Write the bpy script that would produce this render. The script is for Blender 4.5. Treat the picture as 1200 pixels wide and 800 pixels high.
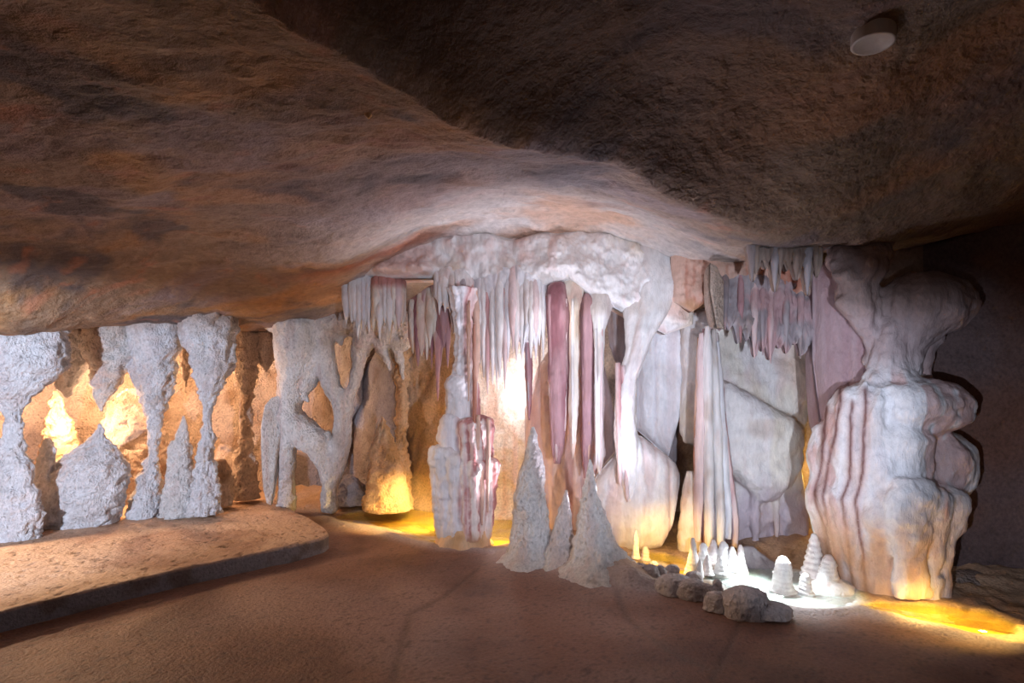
import bpy, math, random
import numpy as np
from mathutils import Vector
for o in list(bpy.data.objects): bpy.data.objects.remove(o)
SC = bpy.context.scene; C = SC.collection
F, CX, HZ, EYE = 700.0, 600.0, 460.0, 1.5     # focal length in pixels of the 1200x800 frame, horizon row, eye height

# ------------------------------------------------------------------ camera, world, lights, exposure
cd = bpy.data.cameras.new('camera'); cam = bpy.data.objects.new('camera', cd); C.objects.link(cam)
cam.location = (0, 0, EYE); cam.rotation_euler = (math.pi/2, 0, 0)
cd.sensor_width = 36.0; cd.lens = 36.0*F/1200.0; cd.shift_y = (HZ-400.0)/1200.0; cd.clip_start = 0.02
SC.camera = cam
w = bpy.data.worlds.new('world'); SC.world = w; w.use_nodes = True
w.node_tree.nodes['Background'].inputs[0].default_value = (0.0, 0.0, 0.0, 1)
SC.view_settings.view_transform = 'Standard'; SC.view_settings.look = 'None'
SC.view_settings.exposure = 0.2; SC.view_settings.gamma = 1.0

def P(px, py, d): return ((px-CX)/F*d, d, EYE+(HZ-py)/F*d)
def G(px, py, z=0.0):
    d = (EYE-z)*F/(py-HZ); return ((px-CX)/F*d, d)
def lamp(kind, loc, power, col, r=0.05, target=None, angle=60, blend=0.5, name='lamp_light', spread=None):
    l = bpy.data.lights.new(name, kind); l.energy = power; l.color = col
    o = bpy.data.objects.new(name, l); o.location = loc; C.objects.link(o)
    if kind == 'AREA': l.shape = 'DISK'; l.size = r*2
    else: l.shadow_soft_size = r
    if kind == 'SPOT': l.spot_size = math.radians(angle); l.spot_blend = blend
    if target is not None:
        o.rotation_euler = (Vector(target)-Vector(loc)).to_track_quat('-Z', 'Y').to_euler()
    return o
COOL = (0.76, 0.83, 1.0); WARM = (1.0, 0.60, 0.32); GOLD = (1.0, 0.62, 0.16); WHITE = (1.0, 0.97, 0.93)
# cool floodlights of the show cave, low beside the visitor, aimed at the formations
lamp('SPOT', (1.0, 0.3, 1.05), 420, COOL, 0.03, P(600, 432, 6), 42, 0.5)
lamp('SPOT', (1.1, 0.3, 1.05), 460, COOL, 0.03, P(840, 462, 6), 36, 0.6)
lamp('SPOT', (0.1, 0.6, 1.0), 240, COOL, 0.03, P(1030, 545, 5), 36, 0.6)
lamp('SPOT', (-3.7, 1.3, 1.15), 900, COOL, 0.04, P(150, 515, 6.8), 52, 0.6)
# faint general fill from behind the camera
lamp('AREA', (0.5, -2.2, 2.4), 6, (1.0, 0.80, 0.72), 0.6, (0, 4, 1.6))
# warm lamps hidden behind the row of columns on the left
lamp('POINT', P(68, 482, 6.9), 110, WARM, 0.05)
lamp('POINT', P(122, 440, 7.7), 75, WARM, 0.05)
lamp('POINT', P(190, 420, 7.6), 48, WARM, 0.05)
lamp('POINT', P(250, 410, 7.7), 48, WARM, 0.05)
lamp('POINT', P(296, 420, 7.6), 16, WARM, 0.05)
# soft spot added high over the path to brighten the floor
lamp('SPOT', (.3, 3.1, 2.5), 36, (1.0, .86, .84), 0.12, (.1, 5.3, .1), 105, 0.9)
# white lamp behind the middle curtain
lamp('POINT', P(602, 455, 6.92), 15, (0.95, 0.96, 1.0), 0.05)
lamp('POINT', P(655, 372, 5.5), 5, (0.9, 0.92, 1.0), 0.05)  # weak white light in front of the tall curtains
# golden lamps at the pools
lamp('POINT', P(540, 588, 6.5), 7, GOLD, 0.04)
lamp('SPOT', P(515, 560, 6.5), 95, GOLD, 0.04, (*G(478, 612), 0), 100, 0.7)
lamp('SPOT', P(425, 580, 6.2), 12, GOLD, 0.04, (*G(455, 616), 0), 100, 0.7)
lamp('SPOT', P(585, 600, 6.0), 14, GOLD, 0.04, (*G(585, 630), 0), 110, 0.6)
# uplights added to brighten the ceiling: two behind the stalagmites, one beyond the left edge
lamp('SPOT', (.2, 5.75, .35), 75, (.92, .84, .95), 0.05, (-.9, 4.2, 2.9), 115, 0.8)
lamp('SPOT', (.9, 5.1, .25), 80, (.80, .80, 1.0), 0.05, (.6, 4.9, 3.0), 120, 0.8)
lamp('SPOT', (-5.5, 4.9, 1.35), 260, (1.0, .70, .45), 0.02, (-2.9, 4.75, .1), 62, 0.35)  # warm raking light over the platform, from beyond the left edge
lamp('SPOT', (-4.9, 3.2, .5), 14, (1.0, .72, .48), 0.06, (-2.0, 3.6, 2.7), 100, 0.8)
lamp('SPOT', P(778, 632, 4.9), 22, GOLD, 0.04, (*G(782, 660), 0), 120, 0.6)
lamp('SPOT', (3.22, 3.72, .45), 48, GOLD, 0.04, (2.96, 3.86, 0), 92, 0.8)
lamp('SPOT', (2.66, 3.86, .32), 18, GOLD, 0.04, (2.72, 4.0, 0), 95, 0.8)
lamp('POINT', P(946, 560, 5.95), 4, GOLD, 0.03)  # amber light added in the gap to lift its dark back wall
lamp('SPOT', P(915, 625, 4.6), 34, (0.85, 0.95, 1.0), 0.04, (*G(930, 696), 0), 95, 0.7)
lamp('SPOT', P(885, 640, 4.8), 14, (0.85, 0.95, 1.0), 0.04, (*G(865, 680), 0), 130, 0.6)

# ------------------------------------------------------------------ noise
def _hash(ix, iy, iz):
    h = (ix.astype(np.int64)*374761393 + iy.astype(np.int64)*668265263 + iz.astype(np.int64)*1274126177) & 0xffffffff
    h = ((h ^ (h >> 13))*1103515245) & 0xffffffff
    h = ((h ^ (h >> 16))*2246822519) & 0xffffffff
    return (h & 0xffffff)/8388607.5-1.0
def vnoise(p):
    i = np.floor(p); f = p-i; u = f*f*f*(f*(f*6-15)+10)
    x, y, z = i[:, 0], i[:, 1], i[:, 2]; r = 0
    for a in (0, 1):
        for b in (0, 1):
            for c in (0, 1):
                wt = (u[:, 0] if a else 1-u[:, 0])*(u[:, 1] if b else 1-u[:, 1])*(u[:, 2] if c else 1-u[:, 2])
                r = r+wt*_hash(x+a, y+b, z+c)
    return r
def fbm(p, s=1.0, o=3, seed=0, st=(1, 1, 1)):
    q = p*np.array(st)*s+seed*17.31; r = 0; a = 1; t = 0
    for k in range(o): r = r+a*vnoise(q); t += a; a *= .5; q = q*2.03+5.1
    return r/t
def sm(a, b, x): t = np.clip((x-a)/(b-a), 0, 1); return t*t*(3-2*t)
def mixc(a, b, t): t = np.asarray(t)[:, None]; return np.asarray(a)*(1-t)+np.asarray(b)*t

# ------------------------------------------------------------------ materials (colour of the stone is the attribute Col, grain is procedural)
def rock_mat(name, bump=0.5, scale=40, rough=0.75, spec=0.3, pits=0.0, stretch=1.0, grain=0.25, dist=0.035):
    m = bpy.data.materials.new(name); m.use_nodes = True; n = m.node_tree.nodes; L = m.node_tree.links
    b = n['Principled BSDF']; b.inputs['Roughness'].default_value = rough; b.inputs['Specular IOR Level'].default_value = spec
    at = n.new('ShaderNodeAttribute'); at.attribute_name = 'Col'
    tc = n.new('ShaderNodeTexCoord'); mp = n.new('ShaderNodeMapping'); mp.inputs['Scale'].default_value = (1, 1, stretch)
    L.new(tc.outputs['Object'], mp.inputs[0])
    n1 = n.new('ShaderNodeTexNoise'); n1.inputs['Scale'].default_value = scale; n1.inputs['Detail'].default_value = 4
    n1.inputs['Roughness'].default_value = 0.65
    L.new(mp.outputs[0], n1.inputs['Vector'])
    mr = n.new('ShaderNodeMapRange'); mr.inputs[1].default_value = 0.25; mr.inputs[2].default_value = 0.75
    mr.inputs[3].default_value = 1-grain; mr.inputs[4].default_value = 1+grain
    L.new(n1.outputs[0], mr.inputs[0])
    mx = n.new('ShaderNodeVectorMath'); mx.operation = 'SCALE'
    L.new(at.outputs['Color'], mx.inputs[0]); L.new(mr.outputs[0], mx.inputs['Scale'])
    colr = mx.outputs[0]
    h = n1.outputs[0]
    if pits:
        v = n.new('ShaderNodeTexVoronoi'); v.inputs['Scale'].default_value = scale*0.55
        L.new(mp.outputs[0], v.inputs['Vector'])
        m2 = n.new('ShaderNodeMapRange'); m2.inputs[1].default_value = 0.0; m2.inputs[2].default_value = 0.45
        L.new(v.outputs['Distance'], m2.inputs[0])
        ad = n.new('ShaderNodeMath'); ad.operation = 'MULTIPLY_ADD'; ad.inputs[1].default_value = pits
        L.new(m2.outputs[0], ad.inputs[0]); L.new(n1.outputs[0], ad.inputs[2]); h = ad.outputs[0]
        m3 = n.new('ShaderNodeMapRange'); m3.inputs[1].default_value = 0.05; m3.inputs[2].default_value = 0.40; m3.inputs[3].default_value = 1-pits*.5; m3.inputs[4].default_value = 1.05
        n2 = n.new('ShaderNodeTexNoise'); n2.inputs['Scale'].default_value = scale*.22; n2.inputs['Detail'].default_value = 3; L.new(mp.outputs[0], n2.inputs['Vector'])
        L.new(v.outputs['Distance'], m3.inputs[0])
        my = n.new('ShaderNodeVectorMath'); my.operation = 'SCALE'; L.new(colr, my.inputs[0]); L.new(m3.outputs[0], my.inputs['Scale']); colr = my.outputs[0]  # pit hollows darkened in the colour as cavity shade
    L.new(colr, b.inputs['Base Color'])
    bp = n.new('ShaderNodeBump'); bp.inputs['Strength'].default_value = bump; bp.inputs['Distance'].default_value = dist
    ms = n.new('ShaderNodeMath'); ms.operation = 'MULTIPLY'; ms.inputs[1].default_value = bump; L.new(at.outputs['Alpha'], ms.inputs[0]); L.new(ms.outputs[0], bp.inputs['Strength'])
    L.new(h, bp.inputs['Height']); L.new(bp.outputs[0], b.inputs['Normal'])
    return m
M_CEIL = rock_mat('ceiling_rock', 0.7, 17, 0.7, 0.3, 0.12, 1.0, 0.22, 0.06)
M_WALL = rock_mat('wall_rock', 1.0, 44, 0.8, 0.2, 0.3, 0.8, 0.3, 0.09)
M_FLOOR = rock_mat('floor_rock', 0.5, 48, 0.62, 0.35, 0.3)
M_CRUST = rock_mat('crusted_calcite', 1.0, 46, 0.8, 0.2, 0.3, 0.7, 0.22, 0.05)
M_FLOW = rock_mat('smooth_flowstone', 0.45, 30, 0.7, 0.15, 0.0, 0.35, 0.12)
M_DRIP = rock_mat('dripstone', 0.35, 34, 0.65, 0.2, 0.0, 0.12, 0.15)
def water_mat():
    m = bpy.data.materials.new('pool_water'); m.use_nodes = True; n = m.node_tree.nodes; L = m.node_tree.links
    for q in list(n): n.remove(q)
    out = n.new('ShaderNodeOutputMaterial'); t = n.new('ShaderNodeBsdfTransparent'); t.inputs[0].default_value = (.96, .98, .97, 1)
    g = n.new('ShaderNodeBsdfGlossy'); g.inputs['Roughness'].default_value = 0.04
    fr = n.new('ShaderNodeFresnel'); fr.inputs[0].default_value = 1.33
    nz = n.new('ShaderNodeTexNoise'); nz.inputs['Scale'].default_value = 9
    bp = n.new('ShaderNodeBump'); bp.inputs['Strength'].default_value = .12; bp.inputs['Distance'].default_value = .02
    L.new(nz.outputs[0], bp.inputs['Height']); L.new(bp.outputs[0], g.inputs['Normal'])
    mx = n.new('ShaderNodeMixShader'); hf = n.new('ShaderNodeMath'); hf.operation = 'MULTIPLY'; hf.inputs[1].default_value = .45; L.new(fr.outputs[0], hf.inputs[0]); L.new(hf.outputs[0], mx.inputs[0]); L.new(t.outputs[0], mx.inputs[1]); L.new(g.outputs[0], mx.inputs[2])
    L.new(mx.outputs[0], out.inputs[0]); return m
M_WATER = water_mat()

# ------------------------------------------------------------------ object helpers
def tag(o, label=None, cat=None, group=None, kind=None):
    if label: o['label'] = label
    if cat: o['category'] = cat
    if group: o['group'] = group
    if kind: o['kind'] = kind
    return o
def empty(name, loc, label, cat, group=None):
    o = bpy.data.objects.new(name, None); o.location = loc; o.empty_display_size = .1; C.objects.link(o)
    return tag(o, label, cat, group)
def mesh(name, v, f, mat, col=None, parent=None, smooth=True, origin=None):
    v = np.asarray(v, dtype=np.float64)
    if parent is not None: org = np.array(parent.location if parent.parent is None else parent.matrix_world.translation)
    elif origin is not None: org = np.array(origin)
    else: org = np.array([v[:, 0].mean(), v[:, 1].mean(), v[:, 2].min()])
    if origin == 'world': org = np.zeros(3)
    me = bpy.data.meshes.new(name); f = np.asarray(f, dtype=np.int32)
    me.vertices.add(len(v)); me.vertices.foreach_set('co', (v-org).ravel())
    me.loops.add(f.size); me.loops.foreach_set('vertex_index', f.ravel())
    me.polygons.add(len(f)); me.polygons.foreach_set('loop_start', np.arange(0, f.size, f.shape[1]))
    me.polygons.foreach_set('loop_total', np.full(len(f), f.shape[1]))
    me.polygons.foreach_set('use_smooth', np.full(len(f), smooth))
    me.update(calc_edges=True); me.validate()
    if col is not None:
        a = me.color_attributes.new('Col', 'FLOAT_COLOR', 'POINT')
        c4 = np.ones((len(v), 4)); c4[:, :3] = np.clip(col[:, :3], 0.004, 1); c4[:, 3] = 1 if col.shape[1] == 3 else col[:, 3]; a.data.foreach_set('color', c4.ravel())
    me.materials.append(mat)
    o = bpy.data.objects.new(name, me); C.objects.link(o)
    if parent is not None: o.parent = parent
    else: o.location = org
    return o
def grid_faces(nu, nv, wrap=False):
    i = np.arange(nv-1)[:, None]; j = np.arange(nu if wrap else nu-1)[None, :]
    a = i*nu+j; b = i*nu+(j+1) % nu; c = (i+1)*nu+(j+1) % nu; d = (i+1)*nu+j
    return np.stack([a, b, c, d], -1).reshape(-1, 4)

# palettes: base, streak, streak amount, dirt colour, dirt amount
PAL = {
 'white': ((.80, .78, .78), (.66, .52, .50), .35, (.42, .30, .22), .25),
 'blue':  ((.80, .80, .84), (.68, .60, .62), .30, (.50, .40, .34), .12),
 'cream': ((.80, .74, .66), (.72, .50, .42), .45, (.60, .40, .24), .30),
 'pink':  ((.74, .60, .60), (.54, .27, .27), .60, (.45, .22, .18), .25),
 'mauve': ((.48, .29, .31), (.28, .12, .14), .65, (.40, .22, .20), .35),
 'rust':  ((.62, .42, .34), (.45, .18, .12), .60, (.42, .22, .10), .45),
 'tan':   ((.62, .50, .42), (.48, .36, .29), .50, (.34, .22, .15), .45),
 'brown': ((.36, .28, .24), (.26, .18, .15), .50, (.20, .13, .09), .45),
 'stone': ((.58, .52, .52), (.46, .38, .37), .50, (.32, .26, .25), .30),
 'grey':  ((.40, .36, .38), (.30, .25, .27), .50, (.24, .18, .16), .35),
 'orange':((.72, .50, .32), (.60, .34, .18), .50, (.45, .25, .10), .45),
}
def paint(v, pal, seed=0, st=(9, 9, .8)):
    c0, c1, a, c2, b = PAL[pal]
    n1 = fbm(v, 1, 3, seed, st); n2 = fbm(v, 3.2, 3, seed+3)
    c = mixc(np.tile(c0, (len(v), 1)), c1, np.clip(sm(.02, .42, n1)*a*1.5, 0, 1))
    c = mixc(c, c2, np.clip(sm(.12, .55, n2)*b*1.6, 0, 1))
    return c*(1+.10*fbm(v, 9, 2, seed+5))[:, None]

def tube(name, prof, d, mat, pal, parent=None, ky=1.0, seg=40, amp=(.02, .012, .005), flute=(0, 0), tier=(0, 0), seed=0, dz=None, st=(9, 9, .8), n=None, colf=None, wig=0.0, raw=False):
    """a body of revolution with its own depth; prof rows are (row, left, right[, depth]) measured at distance d"""
    rows = np.array([(p[0], p[1], p[2], p[3] if len(p) > 3 else d) for p in prof], float)
    dd = rows[:, 3]; z = EYE+(HZ-rows[:, 0])/F*dd; x = ((rows[:, 1]+rows[:, 2])/2-CX)/F*dd; r = (rows[:, 2]-rows[:, 1])/2/F*dd
    o = np.argsort(z); z, x, r, dd = z[o], x[o], r[o], dd[o]
    H = z[-1]-z[0]; n = n or int(np.clip(H/.018, 14, 130)); zz = np.linspace(z[0], z[-1], n)
    def itp(q):
        y = np.interp(zz, z, q); k = max(1, int(n*.022))
        ker = np.hanning(2*k+3)[1:-1]; ker /= ker.sum(); e = len(ker)//2
        yp = np.concatenate([2*y[0]-y[1:e+1][::-1], y, 2*y[-1]-y[-e-1:-1][::-1]]); return np.convolve(yp, ker, 'valid')
    X, R, D = itp(x), np.maximum(itp(r), .0015), itp(dd)
    th = np.linspace(0, 2*math.pi, seg, endpoint=False)[None, :]; R = R[:, None]; Z = zz[:, None]+0*th
    if flute[0]:
        ph = seed*1.7+.5*np.sin(Z*3+seed)
        R = R*(1-flute[1]+flute[1]*2*np.abs(np.cos(flute[0]*th/2+ph+.7*np.sin(th*2+seed)))**.7)
    else: R = R+0*th
    if tier[0]: R = R*(1+tier[1]*np.abs(np.sin(Z*math.pi/tier[0]+th*.3)))
    base = np.stack([X[:, None]+R*np.cos(th), D[:, None]+R*ky*np.sin(th), Z], -1).reshape(-1, 3)
    dirv = np.stack([np.cos(th)+0*Z, np.sin(th)+0*Z, 0*Z], -1).reshape(-1, 3)
    lim = (1-np.exp(-R.ravel()/.05))
    dsp = amp[0]*fbm(base, 3.5, 2, seed)+amp[1]*fbm(base, 13, 2, seed+1)+amp[2]*fbm(base, 42, 2, seed+2)
    v = base+dirv*(dsp*lim*1.6)[:, None]
    if wig: v[:, 0] += wig*np.sin(v[:, 2]*5+seed)*lim
    f = grid_faces(seg, n, True)
    nb = len(v); v = np.vstack([v, v[:seg].mean(0), v[nb-seg:nb].mean(0)])
    j = np.arange(seg); j1 = (j+1) % seg
    f = np.vstack([f, np.stack([j1, j, np.full(seg, nb), np.full(seg, nb)], -1), np.stack([nb-seg+j, nb-seg+j1, np.full(seg, nb+1), np.full(seg, nb+1)], -1)])
    if raw:
        qd = grid_faces(seg, n, True); return v, np.vstack([qd[:, [0, 1, 2]], qd[:, [0, 2, 3]], f[len(qd):, :3]])
    v2 = v
    col = paint(v2, pal, seed, st)
    if colf is not None: col = colf(v2, col)
    return mesh_mixed(name, v2, grid_faces(seg, n, True), f[len(grid_faces(seg, n, True)):, :3], mat, col, parent)
def mesh_mixed(name, v, quads, tris, mat, col, parent=None, origin=None):
    q = np.asarray(quads); t = np.asarray(tris)
    a = np.vstack([q[:, [0, 1, 2]], q[:, [0, 2, 3]], t]) if len(t) else np.vstack([q[:, [0, 1, 2]], q[:, [0, 2, 3]]])
    return mesh(name, v, a, mat, col, parent, True, origin)

def ev(pts, x):
    a = np.array(pts, float); return np.interp(x, a[:, 0], a[:, 1])
def sheet(name, top, bot, dep, mat, pal, parent=None, bulge=.1, th=.06, flute=(.0, 14), amp=(.02, .01, .004), seed=0, step=1.2, jag=None, st=(9, 9, .5), colf=None, nv=None, dbot=0.0, prof=None, raw=False):
    """a drapery or flowstone body: outline between two curves, a rounded swelling front and a back face"""
    x0, x1 = top[0][0], top[-1][0]; nu = int((x1-x0)/step)+2; px = np.linspace(x0, x1, nu)
    T = ev(top, px); B = ev(bot, px)
    if jag: B = B+jag(px)
    nv = nv or int(np.clip((B-T).max()/1.6, 12, 150)); t = np.linspace(0, 1, nv)[:, None]
    PX = px[None, :]+0*t; PY = T[None, :]*(1-t)+B[None, :]*t
    D = ev(dep, px)[None, :]+dbot*t
    u = (PX-x0)/(x1-x0); e = np.clip(np.minimum(u, 1-u)*2, 0, 1); e2 = np.clip(np.minimum(t, 1-t)*2, 0, 1)
    pil = np.sqrt(1-(1-e)**4)*np.sqrt(1-(1-np.clip(e2*1.6, 0, 1))**4+1e-9)
    v = np.stack([(PX-CX)/F*D, D, EYE+(HZ-PY)/F*D], -1).reshape(-1, 3)
    rel = (bulge*pil*(prof(PX, PY) if prof else 1)).ravel()
    fl = np.abs(vnoise(np.stack([PX.ravel()/flute[1]*1.0, .25*PY.ravel()/flute[1]/4+seed*3.3, 0*PX.ravel()+seed], -1)))
    rel = rel-flute[0]*(1-sm(0, .45, fl))*pil.ravel()
    dsp = amp[0]*fbm(v, 3, 2, seed)+amp[1]*fbm(v, 11, 2, seed+1)+amp[2]*fbm(v, 40, 2, seed+2)
    fr = v.copy(); fr[:, 1] -= rel+dsp*1.5*pil.ravel()
    bk = v.copy(); bk[:, 1] += th*pil.ravel()+.004
    nn = len(v); g = grid_faces(nu, nv); V = np.vstack([fr, bk])
    # rows run downwards, so front faces (towards -y) need this order
    f1 = g[:, ::-1]; f2 = g+nn
    edge = []
    ti = np.arange(nu-1); li = np.arange(nv-1)*nu
    edge.append(np.stack([ti, ti+1, ti+1+nn, ti+nn], -1)); bi = (nv-1)*nu+ti
    edge.append(np.stack([bi+1, bi, bi+nn, bi+1+nn], -1))
    edge.append(np.stack([li+nu, li, li+nn, li+nu+nn], -1)); ri = li+nu-1
    edge.append(np.stack([ri, ri+nu, ri+nu+nn, ri+nn], -1))
    if raw:
        qd = np.vstack([f1[:, ::-1], f2[:, ::-1]]+edge); return V, np.vstack([qd[:, [0, 1, 2]], qd[:, [0, 2, 3]]])
    col = paint(V, pal, seed, st)
    if flute[0]:
        dk = np.concatenate([1-sm(0, .3, fl)]*2)*.55; col = mixc(col, PAL[pal][1], dk)
    if colf is not None: col = colf(V, col)
    return mesh(name, V, np.vstack([f1[:, ::-1], f2[:, ::-1]]+edge), mat, col, parent)
def fuse(name, bodies, voxel, mat, pal, seed, smooth=4, amp=(.0, .008, .004), colf=None, parent=None, st=(9, 9, .8)):
    """several overlapping bodies grown together into one continuous surface"""
    off = 0; V = []; T = []
    for v, t in bodies: V.append(v); T.append(t+off); off += len(v)
    me = bpy.data.meshes.new('tmp'); me.from_pydata(np.vstack(V).tolist(), [], np.vstack(T).tolist()); me.update()
    o = bpy.data.objects.new('tmp', me); C.objects.link(o)
    md = o.modifiers.new('r', 'REMESH'); md.mode = 'VOXEL'; md.voxel_size = voxel
    if smooth: ms = o.modifiers.new('s', 'SMOOTH'); ms.factor = .55; ms.iterations = smooth
    dg = bpy.context.evaluated_depsgraph_get(); dg.update(); m2 = bpy.data.meshes.new_from_object(o.evaluated_get(dg))
    n = len(m2.vertices); v = np.empty(n*3); m2.vertices.foreach_get('co', v); v = v.reshape(-1, 3)
    nn = np.empty(n*3); m2.vertex_normals.foreach_get('vector', nn); nn = nn.reshape(-1, 3)
    m2.calc_loop_triangles(); f = np.empty(len(m2.loop_triangles)*3, dtype=np.int32); m2.loop_triangles.foreach_get('vertices', f); f = f.reshape(-1, 3)
    bpy.data.objects.remove(o); bpy.data.meshes.remove(me); bpy.data.meshes.remove(m2)
    v = v+nn*(amp[0]*fbm(v, 4, 2, seed)+amp[1]*fbm(v, 13, 2, seed+1)+amp[2]*fbm(v, 40, 2, seed+2))[:, None]
    col = paint(v, pal, seed, st)
    if colf is not None: col = colf(v, col)
    return mesh(name, v, f, mat, col, parent)
def cusps(tips):
    """a fringe: every tip is (centre, half width, length)"""
    def j(px):
        r = np.zeros_like(px)
        for c, hw, l in tips: r = np.maximum(r, l*np.clip(1-np.abs(px-c)/hw, 0, 1)**1.3)
        return r
    return j

# ------------------------------------------------------------------ ceiling surface
RX = np.array([-6, -2.2, -.89, -.536, 0, .687, 1.14, 1.66, 2.4, 3.4, 6]); RY = np.array([-2.2, .75, 2.0, 2.5, 3.1, 3.7, 4.0, 4.3, 4.55, 4.7, 4.8])
AX = np.array([-6, .7, 1.3, 2.0, 6]); AA = np.array([.85, .85, .62, .2, .0])
def step_term(x, y):
    q = np.stack([x, y, 0*x], -1)
    s = (np.interp(x, RX, RY)-y)*.75+.05*fbm(q, 1.6, 3, 11)
    sp = np.where(s > 0, s, 0); return np.interp(x, AX, AA)*(1-np.exp(-sp/.45)), s
CP = [(-200, 380, 5.2), (0, 383, 5.9), (100, 388, 6.9), (200, 388, 7.2), (300, 392, 7.6), (380, 372, 7.2),
 (0, 300, 4.6), (0, 200, 3.2), (0, 100, 2.4), (0, 0, 1.9), (200, 300, 5.0), (200, 200, 3.4), (200, 100, 2.5), (400, 300, 5.5), (400, 200, 3.8), (400, 100, 2.6),
 (500, 270, 6.0), (600, 268, 6.0), (700, 275, 5.9), (600, 220, 4.6), (750, 245, 5.0), (800, 285, 5.3), (850, 300, 5.2), (900, 290, 4.9),
 (290, 0, 2.0), (450, 95, 2.5), (600, 165, 3.1), (730, 197, 3.7), (800, 236, 4.0), (870, 265, 4.3),
 (600, 0, 2.55), (600, 80, 2.85), (900, 100, 3.3), (900, 0, 2.7), (1023, 44, 3.0), (1200, 0, 2.9), (1200, 150, 3.6), (1050, 200, 3.9), (970, 255, 4.2), (1200, 230, 4.2), (1080, 255, 4.4), (1000, 285, 4.9), (1100, 275, 4.8), (1180, 255, 4.7), (20, 380, 5.1), (-60, 378, 5.0)]
cp = np.array([P(*c) for c in CP]+[(-5, 8.8, 2.15), (-3, 9.5, 2.3), (-1.5, 9.5, 2.6), (0, 8.5, 2.7), (2, 8, 2.6), (4, 6, 2.7), (-6, 3, 2.3), (-4, -2, 2.8), (0, -3, 3.1), (4, -2, 3.4), (6, 2, 3.2), (0, 0, 3.3)])
Rs = cp[:, 2]-step_term(cp[:, 0], cp[:, 1])[0]
def rk(r): return np.sqrt(r*r+.09)
K = rk(np.linalg.norm(cp[:, None, :2]-cp[None, :, :2], axis=-1)); nK = len(K)
Aug = np.block([[K-0.02*np.eye(nK), np.c_[np.ones(nK), cp[:, :2]]], [np.r_[[np.ones(nK)], cp[:, :2].T], np.zeros((3, 3))]])
WT = np.linalg.solve(Aug, np.r_[Rs, 0, 0, 0])
def zc(x, y, detail=True):
    x = np.atleast_1d(np.asarray(x, float)); y = np.atleast_1d(np.asarray(y, float))
    z = np.zeros_like(x)+WT[-3]+WT[-2]*x+WT[-1]*y
    for k in range(nK): z += WT[k]*rk(np.hypot(x-cp[k, 0], y-cp[k, 1]))
    st, s = step_term(x, y); z = z+st
    if detail:
        q = np.stack([x, y, 0*x], -1)
        wq = q+.35*np.stack([fbm(q, 1.1, 2, 5), fbm(q, 1.1, 2, 6), 0*x], -1)
        z += .07*fbm(wq, 1.0, 3, 1)-.045*np.abs(fbm(wq, 2.4, 3, 2, (1, 1.9, 1)))+.014*fbm(q, 9, 3, 3)
    return z
gx = np.arange(-7.2, 6.4, .027); gy = np.arange(-3.6, 10.2, .027)
GX, GY = np.meshgrid(gx, gy); fx, fy = GX.ravel(), GY.ravel()
cz = zc(fx, fy); cv = np.stack([fx, fy, cz], -1); q0 = np.stack([fx, fy, 0*fx], -1)
_, cs = step_term(fx, fy)
wq = q0+.5*np.stack([fbm(q0, .8, 3, 21), fbm(q0, .8, 3, 22), 0*fx], -1)
dr = (1.2, 2.2, 1)
a1 = fbm(wq, .75, 4, 31, dr); a2 = fbm(wq, 1.0, 4, 32, dr); a3 = fbm(wq, 1.9, 4, 33); a4 = fbm(wq, 3.0, 4, 34, dr)
cc = np.tile((.30, .195, .125), (len(fx), 1))
cc = mixc(cc, (.52, .26, .09), sm(-.05, .25, a1)*.9); cc = mixc(cc, (.33, .25, .26), sm(.02, .35, a2)*.7); a5 = np.abs(fbm(wq, 1.5, 4, 37, dr)); cc = mixc(cc, (.52, .36, .24), sm(.05, .0, a5)*.35)
cc = mixc(cc, (.09, .08, .09), sm(.14, .38, a3)*.8); cc = mixc(cc, (.50, .20, .11), sm(.25, .5, a4)*.6)
grey = np.exp(-(((fx+.6)/1.5)**2+((fy-4.2)/1.2)**2)); cc = mixc(cc, (.33, .29, .33), grey*.7)
cc = mixc(cc, (.12, .10, .12), grey*sm(.0, .35, a3)*.8)
whi = np.exp(-(np.clip((np.hypot((fx-.35)/2.25, (fy-6.2)/1.55)), 0, 9)**3))
cc = mixc(cc, mixc(np.tile((.74, .70, .68), (len(fx), 1)), (.66, .46, .36), sm(0, .35, a1)), np.clip(whi*1.1, 0, 1)*.9)
redband = np.exp(-(((fy-(5.9+.25*(fx+1.6))))/.16)**2)*sm(-2.6, -1.6, fx)*sm(-.3, -1.0, fx); cc = mixc(cc, (.42, .15, .09), redband*.8)
right = sm(.0, .12, cs)*sm(2.6, 1.2, fx); cc = mixc(cc, mixc(np.tile((.115, .058, .032), (len(fx), 1)), (.065, .032, .02), sm(0, .4, a2)), right*.9)  # near side of the ridge: its shade is put into the colour
rr = sm(1.2, 2.2, fx)*sm(5.0, 4.4, fy); cc = mixc(cc, mixc(mixc(np.tile((.17, .115, .075), (len(fx), 1)), (.25, .12, .065), sm(.0, .4, a1)), (.13, .10, .10), sm(.05, .4, a3)), rr*.85)
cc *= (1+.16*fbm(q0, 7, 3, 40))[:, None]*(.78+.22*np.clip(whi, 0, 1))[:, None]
g = grid_faces(len(gx), len(gy))
ceil = mesh('ceiling', cv, g[:, ::-1], M_CEIL, cc, None, True, 'world'); ceil['kind'] = 'structure'

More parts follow.
